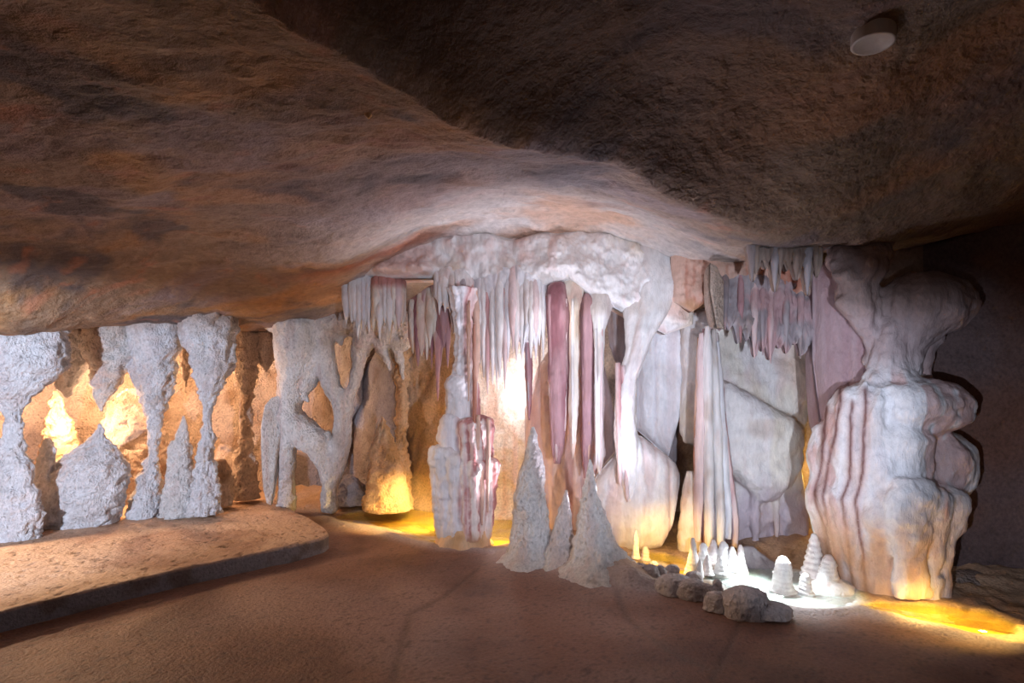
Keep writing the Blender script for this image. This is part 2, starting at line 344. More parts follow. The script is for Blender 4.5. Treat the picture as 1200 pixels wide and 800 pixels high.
# ------------------------------------------------------------------ walls
WP = [(-320, 4.2), (-200, 5.6), (-80, 6.9), (0, 7.6), (100, 8.4), (200, 8.8), (300, 9.0), (400, 8.9), (455, 8.5), (478, 7.9), (520, 7.65), (560, 7.4), (620, 7.2), (680, 7.1), (740, 7.0), (800, 7.0),
      (850, 6.8), (900, 6.35), (945, 6.2), (985, 5.9), (1030, 5.3), (1080, 5.0), (1140, 4.85), (1200, 4.75), (1280, 4.5), (1400, 4.0)]
wp = [((a-CX)/F*b, b) for a, b in WP]+[(4.9, 2.6), (5.2, 1.0), (5.0, -1.2), (3.6, -2.8), (0, -3.3), (-3.6, -2.8), (-5.6, -1.2), (-6.2, 1.2), (-6.1, 3.0), ((WP[0][0]-CX)/F*WP[0][1]-.0, 4.2)]
wp = np.array(wp); sl = np.r_[0, np.cumsum(np.hypot(*np.diff(wp, axis=0).T))]
def wall(name, s0, s1, pal, colf=None, step=.03, seed=0, hi=4.1):
    n = int((s1-s0)/step)+2; s = np.linspace(s0, s1, n)
    k = np.hanning(23); k /= k.sum(); ss = s[None, :]+np.linspace(-.35, .35, 23)[:, None]
    ss = np.clip(ss, 0, sl[-1]) if True else ss
    X = (np.interp(ss, sl, wp[:, 0])*k[:, None]).sum(0); Y = (np.interp(ss, sl, wp[:, 1])*k[:, None]).sum(0)
    tx, ty = np.gradient(X), np.gradient(Y); ln = np.hypot(tx, ty)+1e-9; nx, ny = ty/ln, -tx/ln     # towards the room
    nz = int((hi+.1)/.03); z = np.linspace(-.12, hi, nz)[:, None]
    b = np.stack([X[None, :]+0*z, Y[None, :]+0*z, z+0*X[None, :]], -1).reshape(-1, 3)
    N = np.stack([nx[None, :]+0*z, ny[None, :]+0*z, 0*z+0*X[None, :]], -1).reshape(-1, 3)
    foot = .16*np.exp(-np.clip(b[:, 2], 0, 9)/.12)
    d = foot+.16*fbm(b, .9, 3, seed)+.05*fbm(b, 4, 3, seed+1)+.016*fbm(b, 16, 3, seed+2)
    v = b+N*d[:, None]
    col = paint(v, pal, seed, (2.5, 2.5, 1.2))
    if colf: col = colf(v, col)
    o = mesh(name, v, grid_faces(n, nz), M_WALL, col, None, True, 'world'); o['kind'] = 'structure'; return o
iL, iR, iB = sl[0], sl[21], sl[29]
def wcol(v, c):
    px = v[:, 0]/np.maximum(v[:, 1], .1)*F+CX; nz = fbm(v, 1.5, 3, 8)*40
    c = mixc(c, (.30, .27, .29), sm(325, 345, px)*sm(475, 455, px)*.9)  # back wall greyed behind the web, for the shade in its openings
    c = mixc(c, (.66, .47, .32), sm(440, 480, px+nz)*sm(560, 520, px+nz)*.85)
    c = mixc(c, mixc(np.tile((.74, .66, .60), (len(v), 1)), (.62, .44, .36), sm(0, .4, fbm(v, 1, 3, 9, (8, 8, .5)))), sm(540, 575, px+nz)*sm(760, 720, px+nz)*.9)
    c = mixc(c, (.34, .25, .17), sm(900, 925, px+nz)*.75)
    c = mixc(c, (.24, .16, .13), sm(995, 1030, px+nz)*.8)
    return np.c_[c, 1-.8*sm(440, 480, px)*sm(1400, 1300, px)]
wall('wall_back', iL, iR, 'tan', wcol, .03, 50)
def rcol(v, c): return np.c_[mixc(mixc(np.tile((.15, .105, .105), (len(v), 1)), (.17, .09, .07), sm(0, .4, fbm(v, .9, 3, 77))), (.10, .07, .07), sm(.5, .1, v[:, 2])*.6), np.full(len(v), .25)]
wall('wall_right', iR, sl[28], 'brown', rcol, .035, 50)
wall('wall_front', sl[28], sl[33], 'brown', None, .08, 50)
wall('wall_left', sl[33], sl[-1], 'brown', None, .08, 50)

# ------------------------------------------------------------------ floor with its basins and rims
def poly(pts, z=0.0): return np.array([G(a, b, z) for a, b in pts])
POOLS = {
 'gold_left': poly([(392, 608), (402, 601), (440, 597), (480, 595), (520, 597), (560, 603), (606, 610), (612, 622), (604, 634), (575, 640), (540, 640), (505, 634), (470, 623), (435, 616)]),
 'gold_middle': poly([(738, 649), (760, 646), (792, 650), (815, 660), (822, 672), (800, 673), (770, 663), (748, 659)]),
 'white': poly([(812, 661), (850, 657), (900, 664), (950, 672), (1000, 686), (1008, 704), (985, 712), (940, 711), (900, 706), (868, 696), (838, 680), (815, 673)]),
 'gold_right': poly([(1004, 706), (1060, 706), (1110, 708), (1160, 716), (1190, 730), (1192, 744), (1150, 742), (1100, 734), (1050, 722), (1012, 712)]),
}
def pdist(poly_, x, y):
    """signed distance to a polygon, negative inside"""
    d = np.full(x.shape, 1e9); ins = np.zeros(x.shape, bool); n = len(poly_)
    for i in range(n):
        ax, ay = poly_[i]; bx, by = poly_[(i+1) % n]
        ex, ey = bx-ax, by-ay; t = np.clip(((x-ax)*ex+(y-ay)*ey)/(ex*ex+ey*ey), 0, 1)
        d = np.minimum(d, np.hypot(x-ax-t*ex, y-ay-t*ey))
        cnd = ((ay > y) != (by > y)) & (x < (bx-ax)*(y-ay)/(by-ay+1e-12)+ax); ins ^= cnd
    return np.where(ins, -d, d)
RIM = np.array([G(*p) for p in [(330, 600), (370, 601), (395, 612), (440, 622), (480, 634), (520, 643), (580, 646), (640, 660), (700, 682), (750, 690), (800, 693), (860, 700), (900, 712), (960, 717), (1010, 716), (1060, 728), (1120, 742), (1180, 756), (1230, 764)]])
CRK = [[(720, 640), (722, 690), (735, 725), (780, 760), (830, 785)], [(870, 720), (850, 770), (835, 800)], [(560, 668), (520, 700), (480, 720), (470, 760), (460, 800)]]
def pldist(pl, x, y):
    d = np.full(x.shape, 1e9)
    for (ax, ay), (bx, by) in zip(pl[:-1], pl[1:]):
        ex, ey = bx-ax, by-ay; t = np.clip(((x-ax)*ex+(y-ay)*ey)/(ex*ex+ey*ey), 0, 1); d = np.minimum(d, np.hypot(x-ax-t*ex, y-ay-t*ey))
    return d
hx = np.concatenate([np.arange(-6.6, -3, .05), np.arange(-3, 4.4, .02), np.arange(4.4, 5.6, .05)]); hy = np.concatenate([np.arange(-3.8, 2.4, .08), np.arange(2.4, 7.6, .02), np.arange(7.6, 9.6, .05)])
HX, HY = np.meshgrid(hx, hy); x, y = HX.ravel(), HY.ravel(); q = np.stack([x, y, 0*x], -1)
pd = np.full(x.shape, 1e9)
for k in POOLS: pd = np.minimum(pd, pdist(POOLS[k], x, y))
pdn = pd+.035*fbm(q, 5, 3, 61)
rd = pldist(RIM, x, y)+.03*fbm(q, 4, 2, 62)
yr = np.interp(x, RIM[:, 0], RIM[:, 1]); behind = sm(-.05, .15, y-yr)
fz = .02*fbm(q, 1.2, 3, 60)+.006*fbm(q, 9, 3, 63)
fz += .028*np.exp(-(rd/.07)**2)
fz += behind*(.12*sm(.1, 1.2, pd)+.05*sm(.0, .5, pd)*fbm(q, 3, 4, 64)+.02*fbm(q, 12, 3, 65))
inside = sm(.02, -.06, pdn); fz = fz*(1-inside)-.016*inside*(1+.3*fbm(q, 6, 3, 66))
skirt = pldist(np.array([G(612, 655), G(660, 660), G(705, 676), G(735, 682)]), x, y); fz += .12*np.exp(-(skirt/.20)**2)*(1+.4*fbm(q, 9, 3, 67))
cr = np.full(x.shape, 1e9)
for c in CRK: cr = np.minimum(cr, pldist(np.array([G(*p) for p in c]), x, y)+.01*fbm(q, 5, 3, 68)+.004)
fz -= .006*np.exp(-(cr/.018)**2)
fc = mixc(np.tile((.225, .112, .075), (len(x), 1)), (.14, .068, .048), sm(-.1, .4, fbm(q, 1.3, 4, 70))*.8)
fc = mixc(fc, (.44, .30, .25), sm(.0, .5, fbm(q, .7, 3, 71))*.45)
fc = mixc(fc, (.09, .05, .04), sm(.36, .5, fbm(q, 38, 2, 72))*.6)
fc = mixc(fc, (.13, .08, .06), np.exp(-(cr/.03)**2)*.55)
rimc = np.clip(np.exp(-(rd/.10)**2)+np.exp(-(skirt/.3)**2), 0, 1); fc = mixc(fc, (.50, .44, .44), rimc*.65)
fc = mixc(fc, (.52, .36, .24), behind*.8)
fc = mixc(fc, mixc(np.tile((.95, .66, .06), (len(x), 1)), (.80, .45, .04), sm(-.1, .4, fbm(q, 5, 4, 73))), inside)
wh = sm(.10, -.04, pdist(POOLS['white'], x, y)); fc = mixc(fc, mixc(np.tile((.80, .83, .80), (len(x), 1)), (.58, .62, .42), sm(0, .4, fbm(q, 3, 3, 74))), wh)
fl = mesh('floor', np.stack([x, y, fz], -1), grid_faces(len(hx), len(hy)), M_FLOOR, fc, None, True, 'world'); fl['kind'] = 'structure'
for k, lab in (('gold_left', 'clear shallow water over golden sediment around the foot of the tiered column'), ('gold_middle', 'narrow strip of water over golden sediment behind the row of small rim stones'),
               ('white', 'brightly lit white pool at the feet of the small white stalagmites'), ('gold_right', 'crescent of water over golden sediment in front of the bulbous column')):
    pp = POOLS[k]; n = len(pp); s_ = np.linspace(0, n, n*5, endpoint=False); ii = s_.astype(int) % n; fr_ = (s_ % 1)[:, None]
    ring = pp[ii]*(1-fr_)+pp[(ii+1) % n]*fr_; c_ = ring.mean(0); ring = c_+(ring-c_)*1.02
    m_ = len(ring); v = np.vstack([np.c_[ring, np.full(m_, -.004)], np.c_[ring, np.full(m_, -.007)], [[*c_, -.004]], [[*c_, -.007]]])
    j = np.arange(m_); j1 = (j+1) % m_
    t = np.vstack([np.stack([j, j1, np.full(m_, 2*m_)], -1), np.stack([j1+m_, j+m_, np.full(m_, 2*m_+1)], -1), np.stack([j+m_, j1+m_, j1], -1), np.stack([j+m_, j1, j], -1)])
    tag(mesh('pool_water', v, t, M_WATER, None), lab, 'pool')

# ------------------------------------------------------------------ raised platform on the left
PH = .14
fe = [(-420, 900), (-200, 790), (-60, 735), (0, 716), (100, 692), (200, 669), (300, 648), (350, 638), (378, 631), (386, 626), (380, 618), (360, 606), (335, 595), (315, 588), (302, 583)]
fe = np.array([G(a, b, PH) for a, b in fe]); be = np.array([(-5.6, 3.4), (-5.6, 4.6), (-5.4, 5.2), (-5.3, 5.6), (-5.0, 6.6), (-4.6, 7.3), (-4.1, 7.9), (-3.9, 8.1), (-3.8, 8.2), (-3.75, 8.3), (-3.7, 8.35), (-3.65, 8.4), (-3.6, 8.4), (-3.5, 8.4), (-3.4, 8.4)])
ss = np.linspace(0, len(fe)-1, 420); kk = np.arange(len(fe))
def smo(a): 
    k = np.hanning(25)[1:-1]; k /= k.sum(); return np.convolve(np.pad(a, 11, mode='reflect', reflect_type='odd'), k, 'valid')
FX, FY = smo(np.interp(ss, kk, fe[:, 0])), smo(np.interp(ss, kk, fe[:, 1])); BX, BY = np.interp(ss, kk, be[:, 0]), np.interp(ss, kk, be[:, 1])
rows = []
for z in np.linspace(-.06, PH-.02, 7): rows.append(np.stack([FX, FY, 0*FX+z], -1))
inx, iny = BX-FX, BY-FY; il = np.hypot(inx, iny)
for off, dz_ in ((.004, .008), (.012, .002)): rows.append(np.stack([FX+inx/il*off, FY+iny/il*off, 0*FX+PH-dz_], -1))
for t in np.linspace(.012, 1, 190): rows.append(np.stack([FX+inx*t, FY+iny*t, 0*FX+PH], -1))
v = np.concatenate(rows); topm = np.r_[np.zeros(420*9), np.ones(420*190)]
v[:, 2] += topm*(.012*fbm(v, 2, 3, 80)+.008*fbm(v, 14, 3, 81)-.016*sm(.28, .5, fbm(v, 22, 2, 82, (1, 1.6, 1))))
v[:420*9, 1] += .008*fbm(v[:420*9], 9, 3, 83)
pc = mixc(np.tile((.52, .35, .24), (len(v), 1)), (.38, .22, .14), sm(-.1, .4, fbm(v, 1.6, 4, 84))); pc = mixc(pc, (.10, .06, .04), sm(.3, .48, fbm(v, 22, 2, 82, (1, 1.6, 1)))*.8)
sidec = mixc(np.tile((.22, .215, .25), (len(v), 1)), (.15, .12, .12), sm(0, .4, fbm(v, 6, 3, 85))); pc = mixc(pc, sidec, 1-np.r_[np.zeros(420*7), np.full(420*2, .6), np.ones(420*190)])
tag(mesh('stone_platform', v, grid_faces(420, len(rows)), M_FLOOR, pc), 'low pitted reddish brown platform with a grey kerb before the left columns', 'platform')

# ------------------------------------------------------------------ the row of columns on the left
GL = None
def top_ext(prof, g=1.0):
    a = prof[0]; c = (a[1]+a[2])/2; h = (a[2]-a[1])/2; e = tuple(a[3:])
    return [(a[0]-55, c-h*(1+.7*g), c+h*(1+.7*g))+e, (a[0]-34, c-h*(1+.4*g), c+h*(1+.4*g))+e, (a[0]-16, c-h*(1+.14*g), c+h*(1+.14*g))+e]+list(prof)
def toptint(v, c):
    return mixc(c, (.44, .31, .24), sm(2.06, 2.32, v[:, 2]+.12*fbm(v, 4, 3, 7))*.8)
CR = dict(mat=M_CRUST, amp=(.030, .030, .016), colf=toptint)
tag(tube('column', top_ext([(388, -62, 68), (405, -58, 70), (430, -46, 70), (448, -30, 56), (465, -12, 40), (482, 4, 30), (500, 8, 26), (520, 6, 26), (545, -2, 34), (575, -12, 42), (605, -24, 46), (640, -34, 46)], .5), 5.6, pal='blue', seg=72, seed=1, ky=.6, **CR),
    'broad pinched white column cut off by the left edge of the picture', 'column')
tag(tube('stalactite', top_ext([(390, 64, 113), (410, 67, 109), (430, 68, 103), (445, 69, 93), (455, 72, 86), (466, 77, 80)]), 6.5, pal='blue', seg=48, seed=2, **CR), 'short blunt white stalactite just right of the leftmost column', 'stalactite')
tag(tube('stalactite', top_ext([(390, 103, 162), (412, 104, 158), (430, 105, 150), (445, 107, 140), (460, 110, 130), (472, 115, 123), (482, 118, 120)]), 6.5, pal='white', seg=48, seed=3, **CR), 'pointed white stalactite hanging over the tip of the broad stalagmite block', 'stalactite')
tag(tube('column', top_ext([(390, 150, 216), (412, 153, 210), (432, 157, 205), (452, 163, 199), (470, 169, 194), (490, 174, 190), (515, 175, 187), (540, 170, 186), (565, 161, 188), (588, 157, 190), (606, 154, 193)]), 6.6, pal='blue', seg=56, seed=4, **CR), 'thick-topped white column between the broad stalagmite block and the twin stalagmite', 'column')
tag(tube('stalactite', top_ext([(392, 208, 232), (415, 210, 228), (435, 213, 224), (453, 217, 219)]), 7.3, pal='brown', seg=32, seed=5, **CR), 'small dark brown stalactite in the gap between two white columns', 'stalactite')
t = tube('stalagmite', [(487, 214, 216), (497, 211, 219), (515, 207, 221), (535, 203, 223), (560, 200, 225), (585, 196, 228), (604, 190, 232)], 6.6, pal='white', seg=40, seed=6, **CR)
tube('side_spire', [(516, 201, 203), (530, 197, 207), (560, 195, 210), (604, 192, 213)], 6.55, pal='white', seg=28, seed=7, parent=t, **CR)
tag(t, 'slender white stalagmite with a lower spire at its left side', 'stalagmite')
tag(tube('column', top_ext([(376, 214, 274), (400, 218, 271), (425, 225, 270), (445, 232, 263), (462, 236, 253), (478, 238, 248), (500, 238, 248), (525, 234, 250), (550, 229, 252), (578, 224, 256), (602, 220, 259)]), 6.55, pal='blue', seg=56, seed=8, flute=(9, .06), **CR), 'tall hourglass-shaped white column at the back corner of the platform', 'column')
tag(tube('column', top_ext([(385, 262, 306), (405, 264, 303), (425, 270, 300), (445, 278, 298), (465, 283, 295), (490, 283, 294), (515, 280, 296), (545, 275, 299), (584, 269, 303)]), 7.4, pal='tan', seg=44, seed=9, **CR), 'slim tan column right behind the hourglass-shaped white column', 'column')
tag(tube('boulder', [(538, 254, 262), (548, 249, 268), (562, 247, 271), (592, 245, 273)], 7.0, pal='tan', seg=36, seed=10, **CR), 'rough tan rock at the foot of the hourglass-shaped column', 'rock')
tag(tube('stalactite', top_ext([(388, 296, 332), (405, 300, 324), (425, 306, 318), (436, 311, 313)]), 7.5, pal='tan', seg=30, seed=12, **CR), 'small tan stalactite between the slim tan column and the pierced rock web', 'stalactite')
# broad block with twin peaks
t = tube('stalagmite_block', [(496, 116, 119), (510, 108, 126), (525, 92, 138), (540, 74, 146), (552, 62, 149), (575, 50, 147), (600, 40, 138), (618, 34, 132)], 6.25, pal='blue', seg=72, seed=13, ky=.7, **CR)
tube('side_peak', [(513, 53, 57), (525, 49, 63), (540, 46, 68), (570, 42, 78), (612, 36, 84)], 6.1, pal='blue', seg=36, seed=14, parent=t, **CR)
tag(t, 'broad lumpy white stalagmite block with one main peak and a small peak at its left', 'stalagmite')
tag(tube('stalagmite', [(458, 62, 66), (475, 58, 74), (505, 52, 84), (560, 44, 96)], 7.3, pal='orange', seg=36, seed=15, **CR), 'rough stalagmite in the warm light behind the twin-peaked block', 'stalagmite')
tag(tube('rock_mound', [(455, 150, 158), (470, 134, 172), (495, 122, 184), (540, 112, 196), (590, 106, 204)], 7.7, pal='tan', seg=48, seed=16, **CR), 'rough tan mound behind the thick-topped column, half in warm light', 'rock')
tag(tube('rock_mound', [(520, 258, 266), (535, 248, 280), (560, 236, 296), (592, 226, 306)], 8.1, pal='tan', seg=48, seed=17, **CR), 'low tan mound in the alcove behind the slim tan column', 'rock')

# ------------------------------------------------------------------ pierced rock web: limbs fused by remeshing
def limbs(name, chains, d, voxel, mat, pal, seed, amp=(.03, .02, .008), depth=1.3, parent=None):
    V, Fc = [], []; sg = 12
    for ch in chains:
        a = np.array([(c[0], c[1], c[2], c[3] if len(c) > 3 else d) for c in ch], float)
        t = np.linspace(0, len(a)-1, (len(a)-1)*6+1); a = np.stack([np.interp(t, np.arange(len(a)), a[:, i]) for i in range(4)], -1); a[:, 2] = a[:, 2]*1.12+.8
        for i in range(len(a)):
            c = np.array(P(a[i, 0], a[i, 1], a[i, 3])); r = a[i, 2]/F*a[i, 3]
            th = np.linspace(0, 2*math.pi, sg, endpoint=False)
            base = sum(len(v) for v in V); ring = [np.c_[c[0]+r*math.cos(p)*np.cos(th), c[1]+r*depth*math.cos(p)*np.sin(th), np.full(sg, c[2]+r*math.sin(p))] for p in (-1.2, -.6, 0, .6, 1.2)]
            V.append(np.vstack(ring)); g_ = grid_faces(sg, 5, True)+base; Fc += g_.tolist()
            Fc.append(list(range(base+sg-1, base-1, -1))); Fc.append(list(range(base+4*sg, base+5*sg)))
    V = np.vstack(V); me = bpy.data.meshes.new('tmp'); me.from_pydata(V.tolist(), [], Fc); me.update()
    o = bpy.data.objects.new('tmp', me); C.objects.link(o)
    md = o.modifiers.new('r', 'REMESH'); md.mode = 'VOXEL'; md.voxel_size = voxel
    ms = o.modifiers.new('s', 'SMOOTH'); ms.factor = .6; ms.iterations = 6
    dg = bpy.context.evaluated_depsgraph_get(); dg.update(); e = o.evaluated_get(dg); m2 = bpy.data.meshes.new_from_object(e)
    n = len(m2.vertices); v = np.empty(n*3); m2.vertices.foreach_get('co', v); v = v.reshape(-1, 3)
    nn = np.empty(n*3); m2.vertex_normals.foreach_get('vector', nn); nn = nn.reshape(-1, 3)
    m2.calc_loop_triangles(); f = np.empty(len(m2.loop_triangles)*3, dtype=np.int32); m2.loop_triangles.foreach_get('vertices', f); f = f.reshape(-1, 3)
    bpy.data.objects.remove(o); bpy.data.meshes.remove(me); bpy.data.meshes.remove(m2)
    v = v+nn*(amp[0]*fbm(v, 4, 2, seed)+amp[1]*fbm(v, 13, 2, seed+1)+amp[2]*fbm(v, 40, 2, seed+2))[:, None]
    return mesh(name, v, f, mat, paint(v, pal, seed), parent)
web = limbs('rock_web', [
 [(322, 376, 12), (360, 378, 14), (400, 378, 14), (440, 378, 15), (472, 380, 14)],
 [(352, 385, 24), (350, 412, 22), (346, 440, 16), (340, 465, 12), (337, 500, 10), (337, 545, 8), (336, 592, 9)],
 [(366, 400, 12), (368, 430, 9), (358, 452, 8)],
 [(340, 488, 13), (354, 505, 15), (370, 520, 14), (383, 545, 9), (386, 565, 8), (386, 592, 9)],
 [(378, 390, 10), (381, 420, 9), (387, 447, 9), (398, 468, 9), (402, 490, 8), (402, 512, 8), (397, 535, 8), (388, 562, 9)],
 [(383, 508, 2), (385, 522, 5), (390, 540, 8)],
 [(428, 392, 12), (421, 415, 7), (417, 440, 6), (412, 458, 6), (404, 475, 7)],
 [(404, 470, 5), (404, 480, 7)],
 [(420, 384, 10), (440, 392, 9), (458, 396, 9), (472, 398, 10)],
 [(440, 392, 9), (452, 418, 4), (457, 432, 2)], [(462, 400, 6), (470, 425, 3), (473, 445, 1.5)], [(352, 448, 4), (360, 470, 2)], [(396, 392, 5), (400, 402, 2)]], 7.3, .022, M_CRUST, 'white', 200, depth=1.5)
tag(web, 'white rock web of crossing limbs with dark arched and teardrop openings', 'rock formation')
tag(sheet('rock_fin', [(306, 500), (311, 474), (318, 466), (330, 462), (334, 470)], [(306, 520), (309, 575), (313, 590), (318, 592), (334, 480)], [(306, 7.0), (334, 7.2)], M_CRUST, 'white', bulge=.05, th=.12, seed=19, step=.8),
    'thin curved upright blade of rock at the left of the pierced web', 'rock formation')
# slabs added inside the openings for the grey shadow shapes on the back wall
tag(sheet('shade_slab', [(414, 470), (432, 425), (448, 400), (470, 400)], [(414, 590), (440, 592), (470, 590)], [(414, 8.3), (470, 7.7)], M_CRUST, 'grey', bulge=.12, th=.2, seed=21, st=(3, 3, 2)), 'grey slanting slab added for shade in the dark recess left of the orange alcove', 'rock')
tag(sheet('shade_slab', [(372, 420), (392, 395), (425, 388)], [(372, 500), (395, 520), (425, 470)], [(372, 8.4), (425, 8.0)], M_CRUST, 'grey', bulge=.1, th=.2, seed=22), 'grey slab added for shade in the teardrop opening of the web', 'rock')
tag(sheet('shade_slab', [(342, 450), (372, 440), (400, 470)], [(342, 530), (372, 540), (400, 530)], [(342, 8.5), (400, 8.2)], M_CRUST, 'brown', bulge=.12, th=.2, seed=23), 'brown slab added for shade in the slanting middle opening of the web', 'rock')
tag(tube('stalagmite', [(488, 446, 449), (500, 442, 455), (520, 438, 462), (545, 434, 470), (575, 430, 478), (596, 426, 484)], 7.1, pal='orange', seg=48, seed=24, **CR), 'rough orange-lit stalagmite left of the smooth orange alcove', 'stalagmite')
tag(tube('rock_pilaster', [(380, 458, 486), (420, 462, 480), (470, 463, 478), (520, 462, 478), (592, 458, 484)], 7.55, pal='orange', seg=36, seed=25, **CR), 'narrow rough orange-brown pilaster above the orange-lit stalagmite', 'rock formation')
tag(tube('boulder', [(556, 404, 412), (566, 396, 424), (590, 390, 434)], 7.7, pal='grey', seg=36, seed=26, **CR), 'dark grey rock lying in the low arch beside the golden pool', 'rock')

# ------------------------------------------------------------------ tiered column in the golden pool
CT = empty('tiered_column', (*P(541, 635, 5.95)[:2], 0), 'tall white and red tiered column standing in the golden pool', 'column')
def cap(y0, y1, l0, r0, l1, r1):
    """a tier with a rounded shoulder"""
    m = (l0+r0)/2; w0 = (r0-l0)/2
    return [(y0, m-w0*.25, m+w0*.25), (y0+2, m-w0*.65, m+w0*.65), (y0+6, m-w0*.92, m+w0*.92), (y0+12, l0, r0), ((y0+y1)/2, (l0+l1)/2, (r0+r1)/2), (y1, l1, r1)]
D = dict(mat=M_DRIP, amp=(.014, .012, .005))
def tcol(x0, x1):
    def f(v, c):
        px = v[:, 0]/5.85*F+CX; n_ = fbm(v, 1, 3, 31, (16, 16, 1.2))
        red = mixc(np.tile((.66, .46, .45), (len(v), 1)), (.45, .17, .16), sm(-.05, .25, n_)); red = mixc(red, (.78, .74, .72), sm(.0, -.3, n_)*.8)
        c = mixc(c, red, sm(x0, x1, px+6*fbm(v, 5, 2, 33))*.92)
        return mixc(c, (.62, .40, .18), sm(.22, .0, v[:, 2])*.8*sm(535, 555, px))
    return f
def TB(pr, d, fl_, sd, ky=1.0): return tube('x', pr, d, M_DRIP, 'blue', seg=40, seed=sd, flute=fl_, ky=ky, amp=(.014, .010, .0), raw=True)
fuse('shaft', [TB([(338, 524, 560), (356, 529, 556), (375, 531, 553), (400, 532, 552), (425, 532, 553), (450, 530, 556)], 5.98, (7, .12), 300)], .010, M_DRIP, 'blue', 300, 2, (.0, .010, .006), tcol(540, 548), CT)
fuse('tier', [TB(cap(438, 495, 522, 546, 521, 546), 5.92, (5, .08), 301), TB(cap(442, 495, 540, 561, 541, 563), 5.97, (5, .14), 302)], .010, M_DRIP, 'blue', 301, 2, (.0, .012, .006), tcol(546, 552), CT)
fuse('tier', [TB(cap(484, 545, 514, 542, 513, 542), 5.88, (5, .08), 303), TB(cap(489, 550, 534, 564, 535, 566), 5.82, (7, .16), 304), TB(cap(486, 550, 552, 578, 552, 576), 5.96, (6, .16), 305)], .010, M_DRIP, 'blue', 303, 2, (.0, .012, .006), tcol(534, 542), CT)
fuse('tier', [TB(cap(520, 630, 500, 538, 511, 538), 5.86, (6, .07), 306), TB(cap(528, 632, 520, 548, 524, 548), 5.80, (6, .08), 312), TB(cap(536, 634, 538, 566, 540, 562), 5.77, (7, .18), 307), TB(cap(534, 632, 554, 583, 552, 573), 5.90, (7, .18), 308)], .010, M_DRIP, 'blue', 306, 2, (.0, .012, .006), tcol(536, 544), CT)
tube('pedestal', [(616, 516, 568), (628, 513, 573), (640, 510, 578)], 5.93, pal='orange', parent=CT, flute=(9, .06), seg=48, seed=309, **D)
rng = random.Random(5)
for k, (px_, y0, y1) in enumerate([(549, 356, 470), (556, 380, 520), (560, 486, 560), (572, 490, 600), (565, 545, 615), (547, 500, 610), (550, 352, 420)]):
    tube('drip_strand', [(y0, px_-2, px_+2), ((y0+y1)/2, px_-2.8, px_+2.4), (y1, px_-1, px_+1)], 5.74, pal='rust', parent=CT, seg=12, seed=320+k, wig=.012, **D)

# ------------------------------------------------------------------ draperies hanging over the middle of the wall
def canopy(name, label, top, bot, dep, pal, seed, bulge, fringe, flute=(.03, 10), icicles=(), mat=M_DRIP, dbot=.0, cat='drapery', colf=None, amp=(.03, .012, .004), emb=.12):
    px = [p[0] for p in top]; o = empty(name, P((px[0]+px[-1])/2, bot[len(bot)//2][1], dep[0][1]), label, cat)
    sheet('drapery_sheet', top, bot, [(a_, b_+emb) for a_, b_ in dep], mat, pal, o, bulge=bulge, th=.10, flute=flute, amp=amp, seed=seed, jag=cusps(fringe), dbot=dbot-emb, colf=colf)
    x0, x1 = px[0], px[-1]
    for k, ic in enumerate(icicles):
        cx_, hw, y0, y1 = ic[:4]; pl = ic[4] if len(ic) > 4 else pal; d = float(np.interp(cx_, [q_[0] for q_ in dep], [q_[1] for q_ in dep]))
        yt = float(ev(top, cx_))+3; u = (cx_-x0)/(x1-x0); e = min(1, max(.0, min(u, 1-u)*2)); fr_ = d-bulge*math.sqrt(1-(1-e)**4)+.035+(ic[5] if len(ic) > 5 else 0)*.5
        L_ = y1-yt
        tube('icicle', [(yt, cx_-hw*.9, cx_+hw*.9, fr_+.05+emb), (yt+L_*.22, cx_-hw*1.2, cx_+hw*1.2, fr_+.02+emb*.5), (yt+L_*.5, cx_-hw*1.1, cx_+hw*1.1, fr_), (yt+L_*.72, cx_-hw*.8, cx_+hw*.8, fr_), (yt+L_*.9, cx_-hw*.4, cx_+hw*.4, fr_), (y1, cx_-.4, cx_+.4, fr_)], fr_, pal=pl, parent=o, seg=16, seed=seed+50+k, ky=1.2, mat=mat, amp=(.012, .006, .002), n=36, colf=colf, wig=.004)
    return o
def rowi(x0, x1, n, y0, y1, hw, seed, pals, jitter=14, tops=8):
    r = random.Random(seed); out = []
    for k in range(n):
        c = x0+(x1-x0)*(k+.5)/n+r.uniform(-1, 1); out.append((c, hw*1.15*r.uniform(.75, 1.35), y0, y1(c)+r.uniform(-jitter, jitter), r.choice(pals), r.uniform(-.03, .03)))
    return out
canopy('fringe_drapery', 'short pale grey fringe of icicles at the far left of the middle curtains', [(402, 316), (415, 310), (434, 308)], [(402, 345), (418, 375), (434, 368)], [(402, 6.5), (434, 6.4)], 'white', 400, .06, [(406, 4, 8), (412, 4, 18), (420, 4, 26), (428, 4, 14)],
       icicles=rowi(404, 434, 6, 322, lambda c: 372+.6*(c-404), 3.2, 1, ['white', 'blue', 'pink']))
canopy('domed_drapery', 'small drapery with a red dome on top and pale icicles below', [(435, 326), (445, 319), (456, 316), (468, 320), (476, 330)], [(435, 368), (455, 378), (476, 372)], [(435, 6.35), (476, 6.35)], 'cream', 420, .12, [(438, 4, 22), (447, 4, 12), (456, 4, 26), (465, 4, 16), (472, 4, 10)],
       icicles=rowi(438, 474, 7, 344, lambda c: 388, 3.2, 2, ['cream', 'white', 'pink']), colf=lambda v, c: mixc(c, (.50, .20, .17), sm(2.58, 2.66, v[:, 2]+.03*fbm(v, 9, 2, 3))*.9))
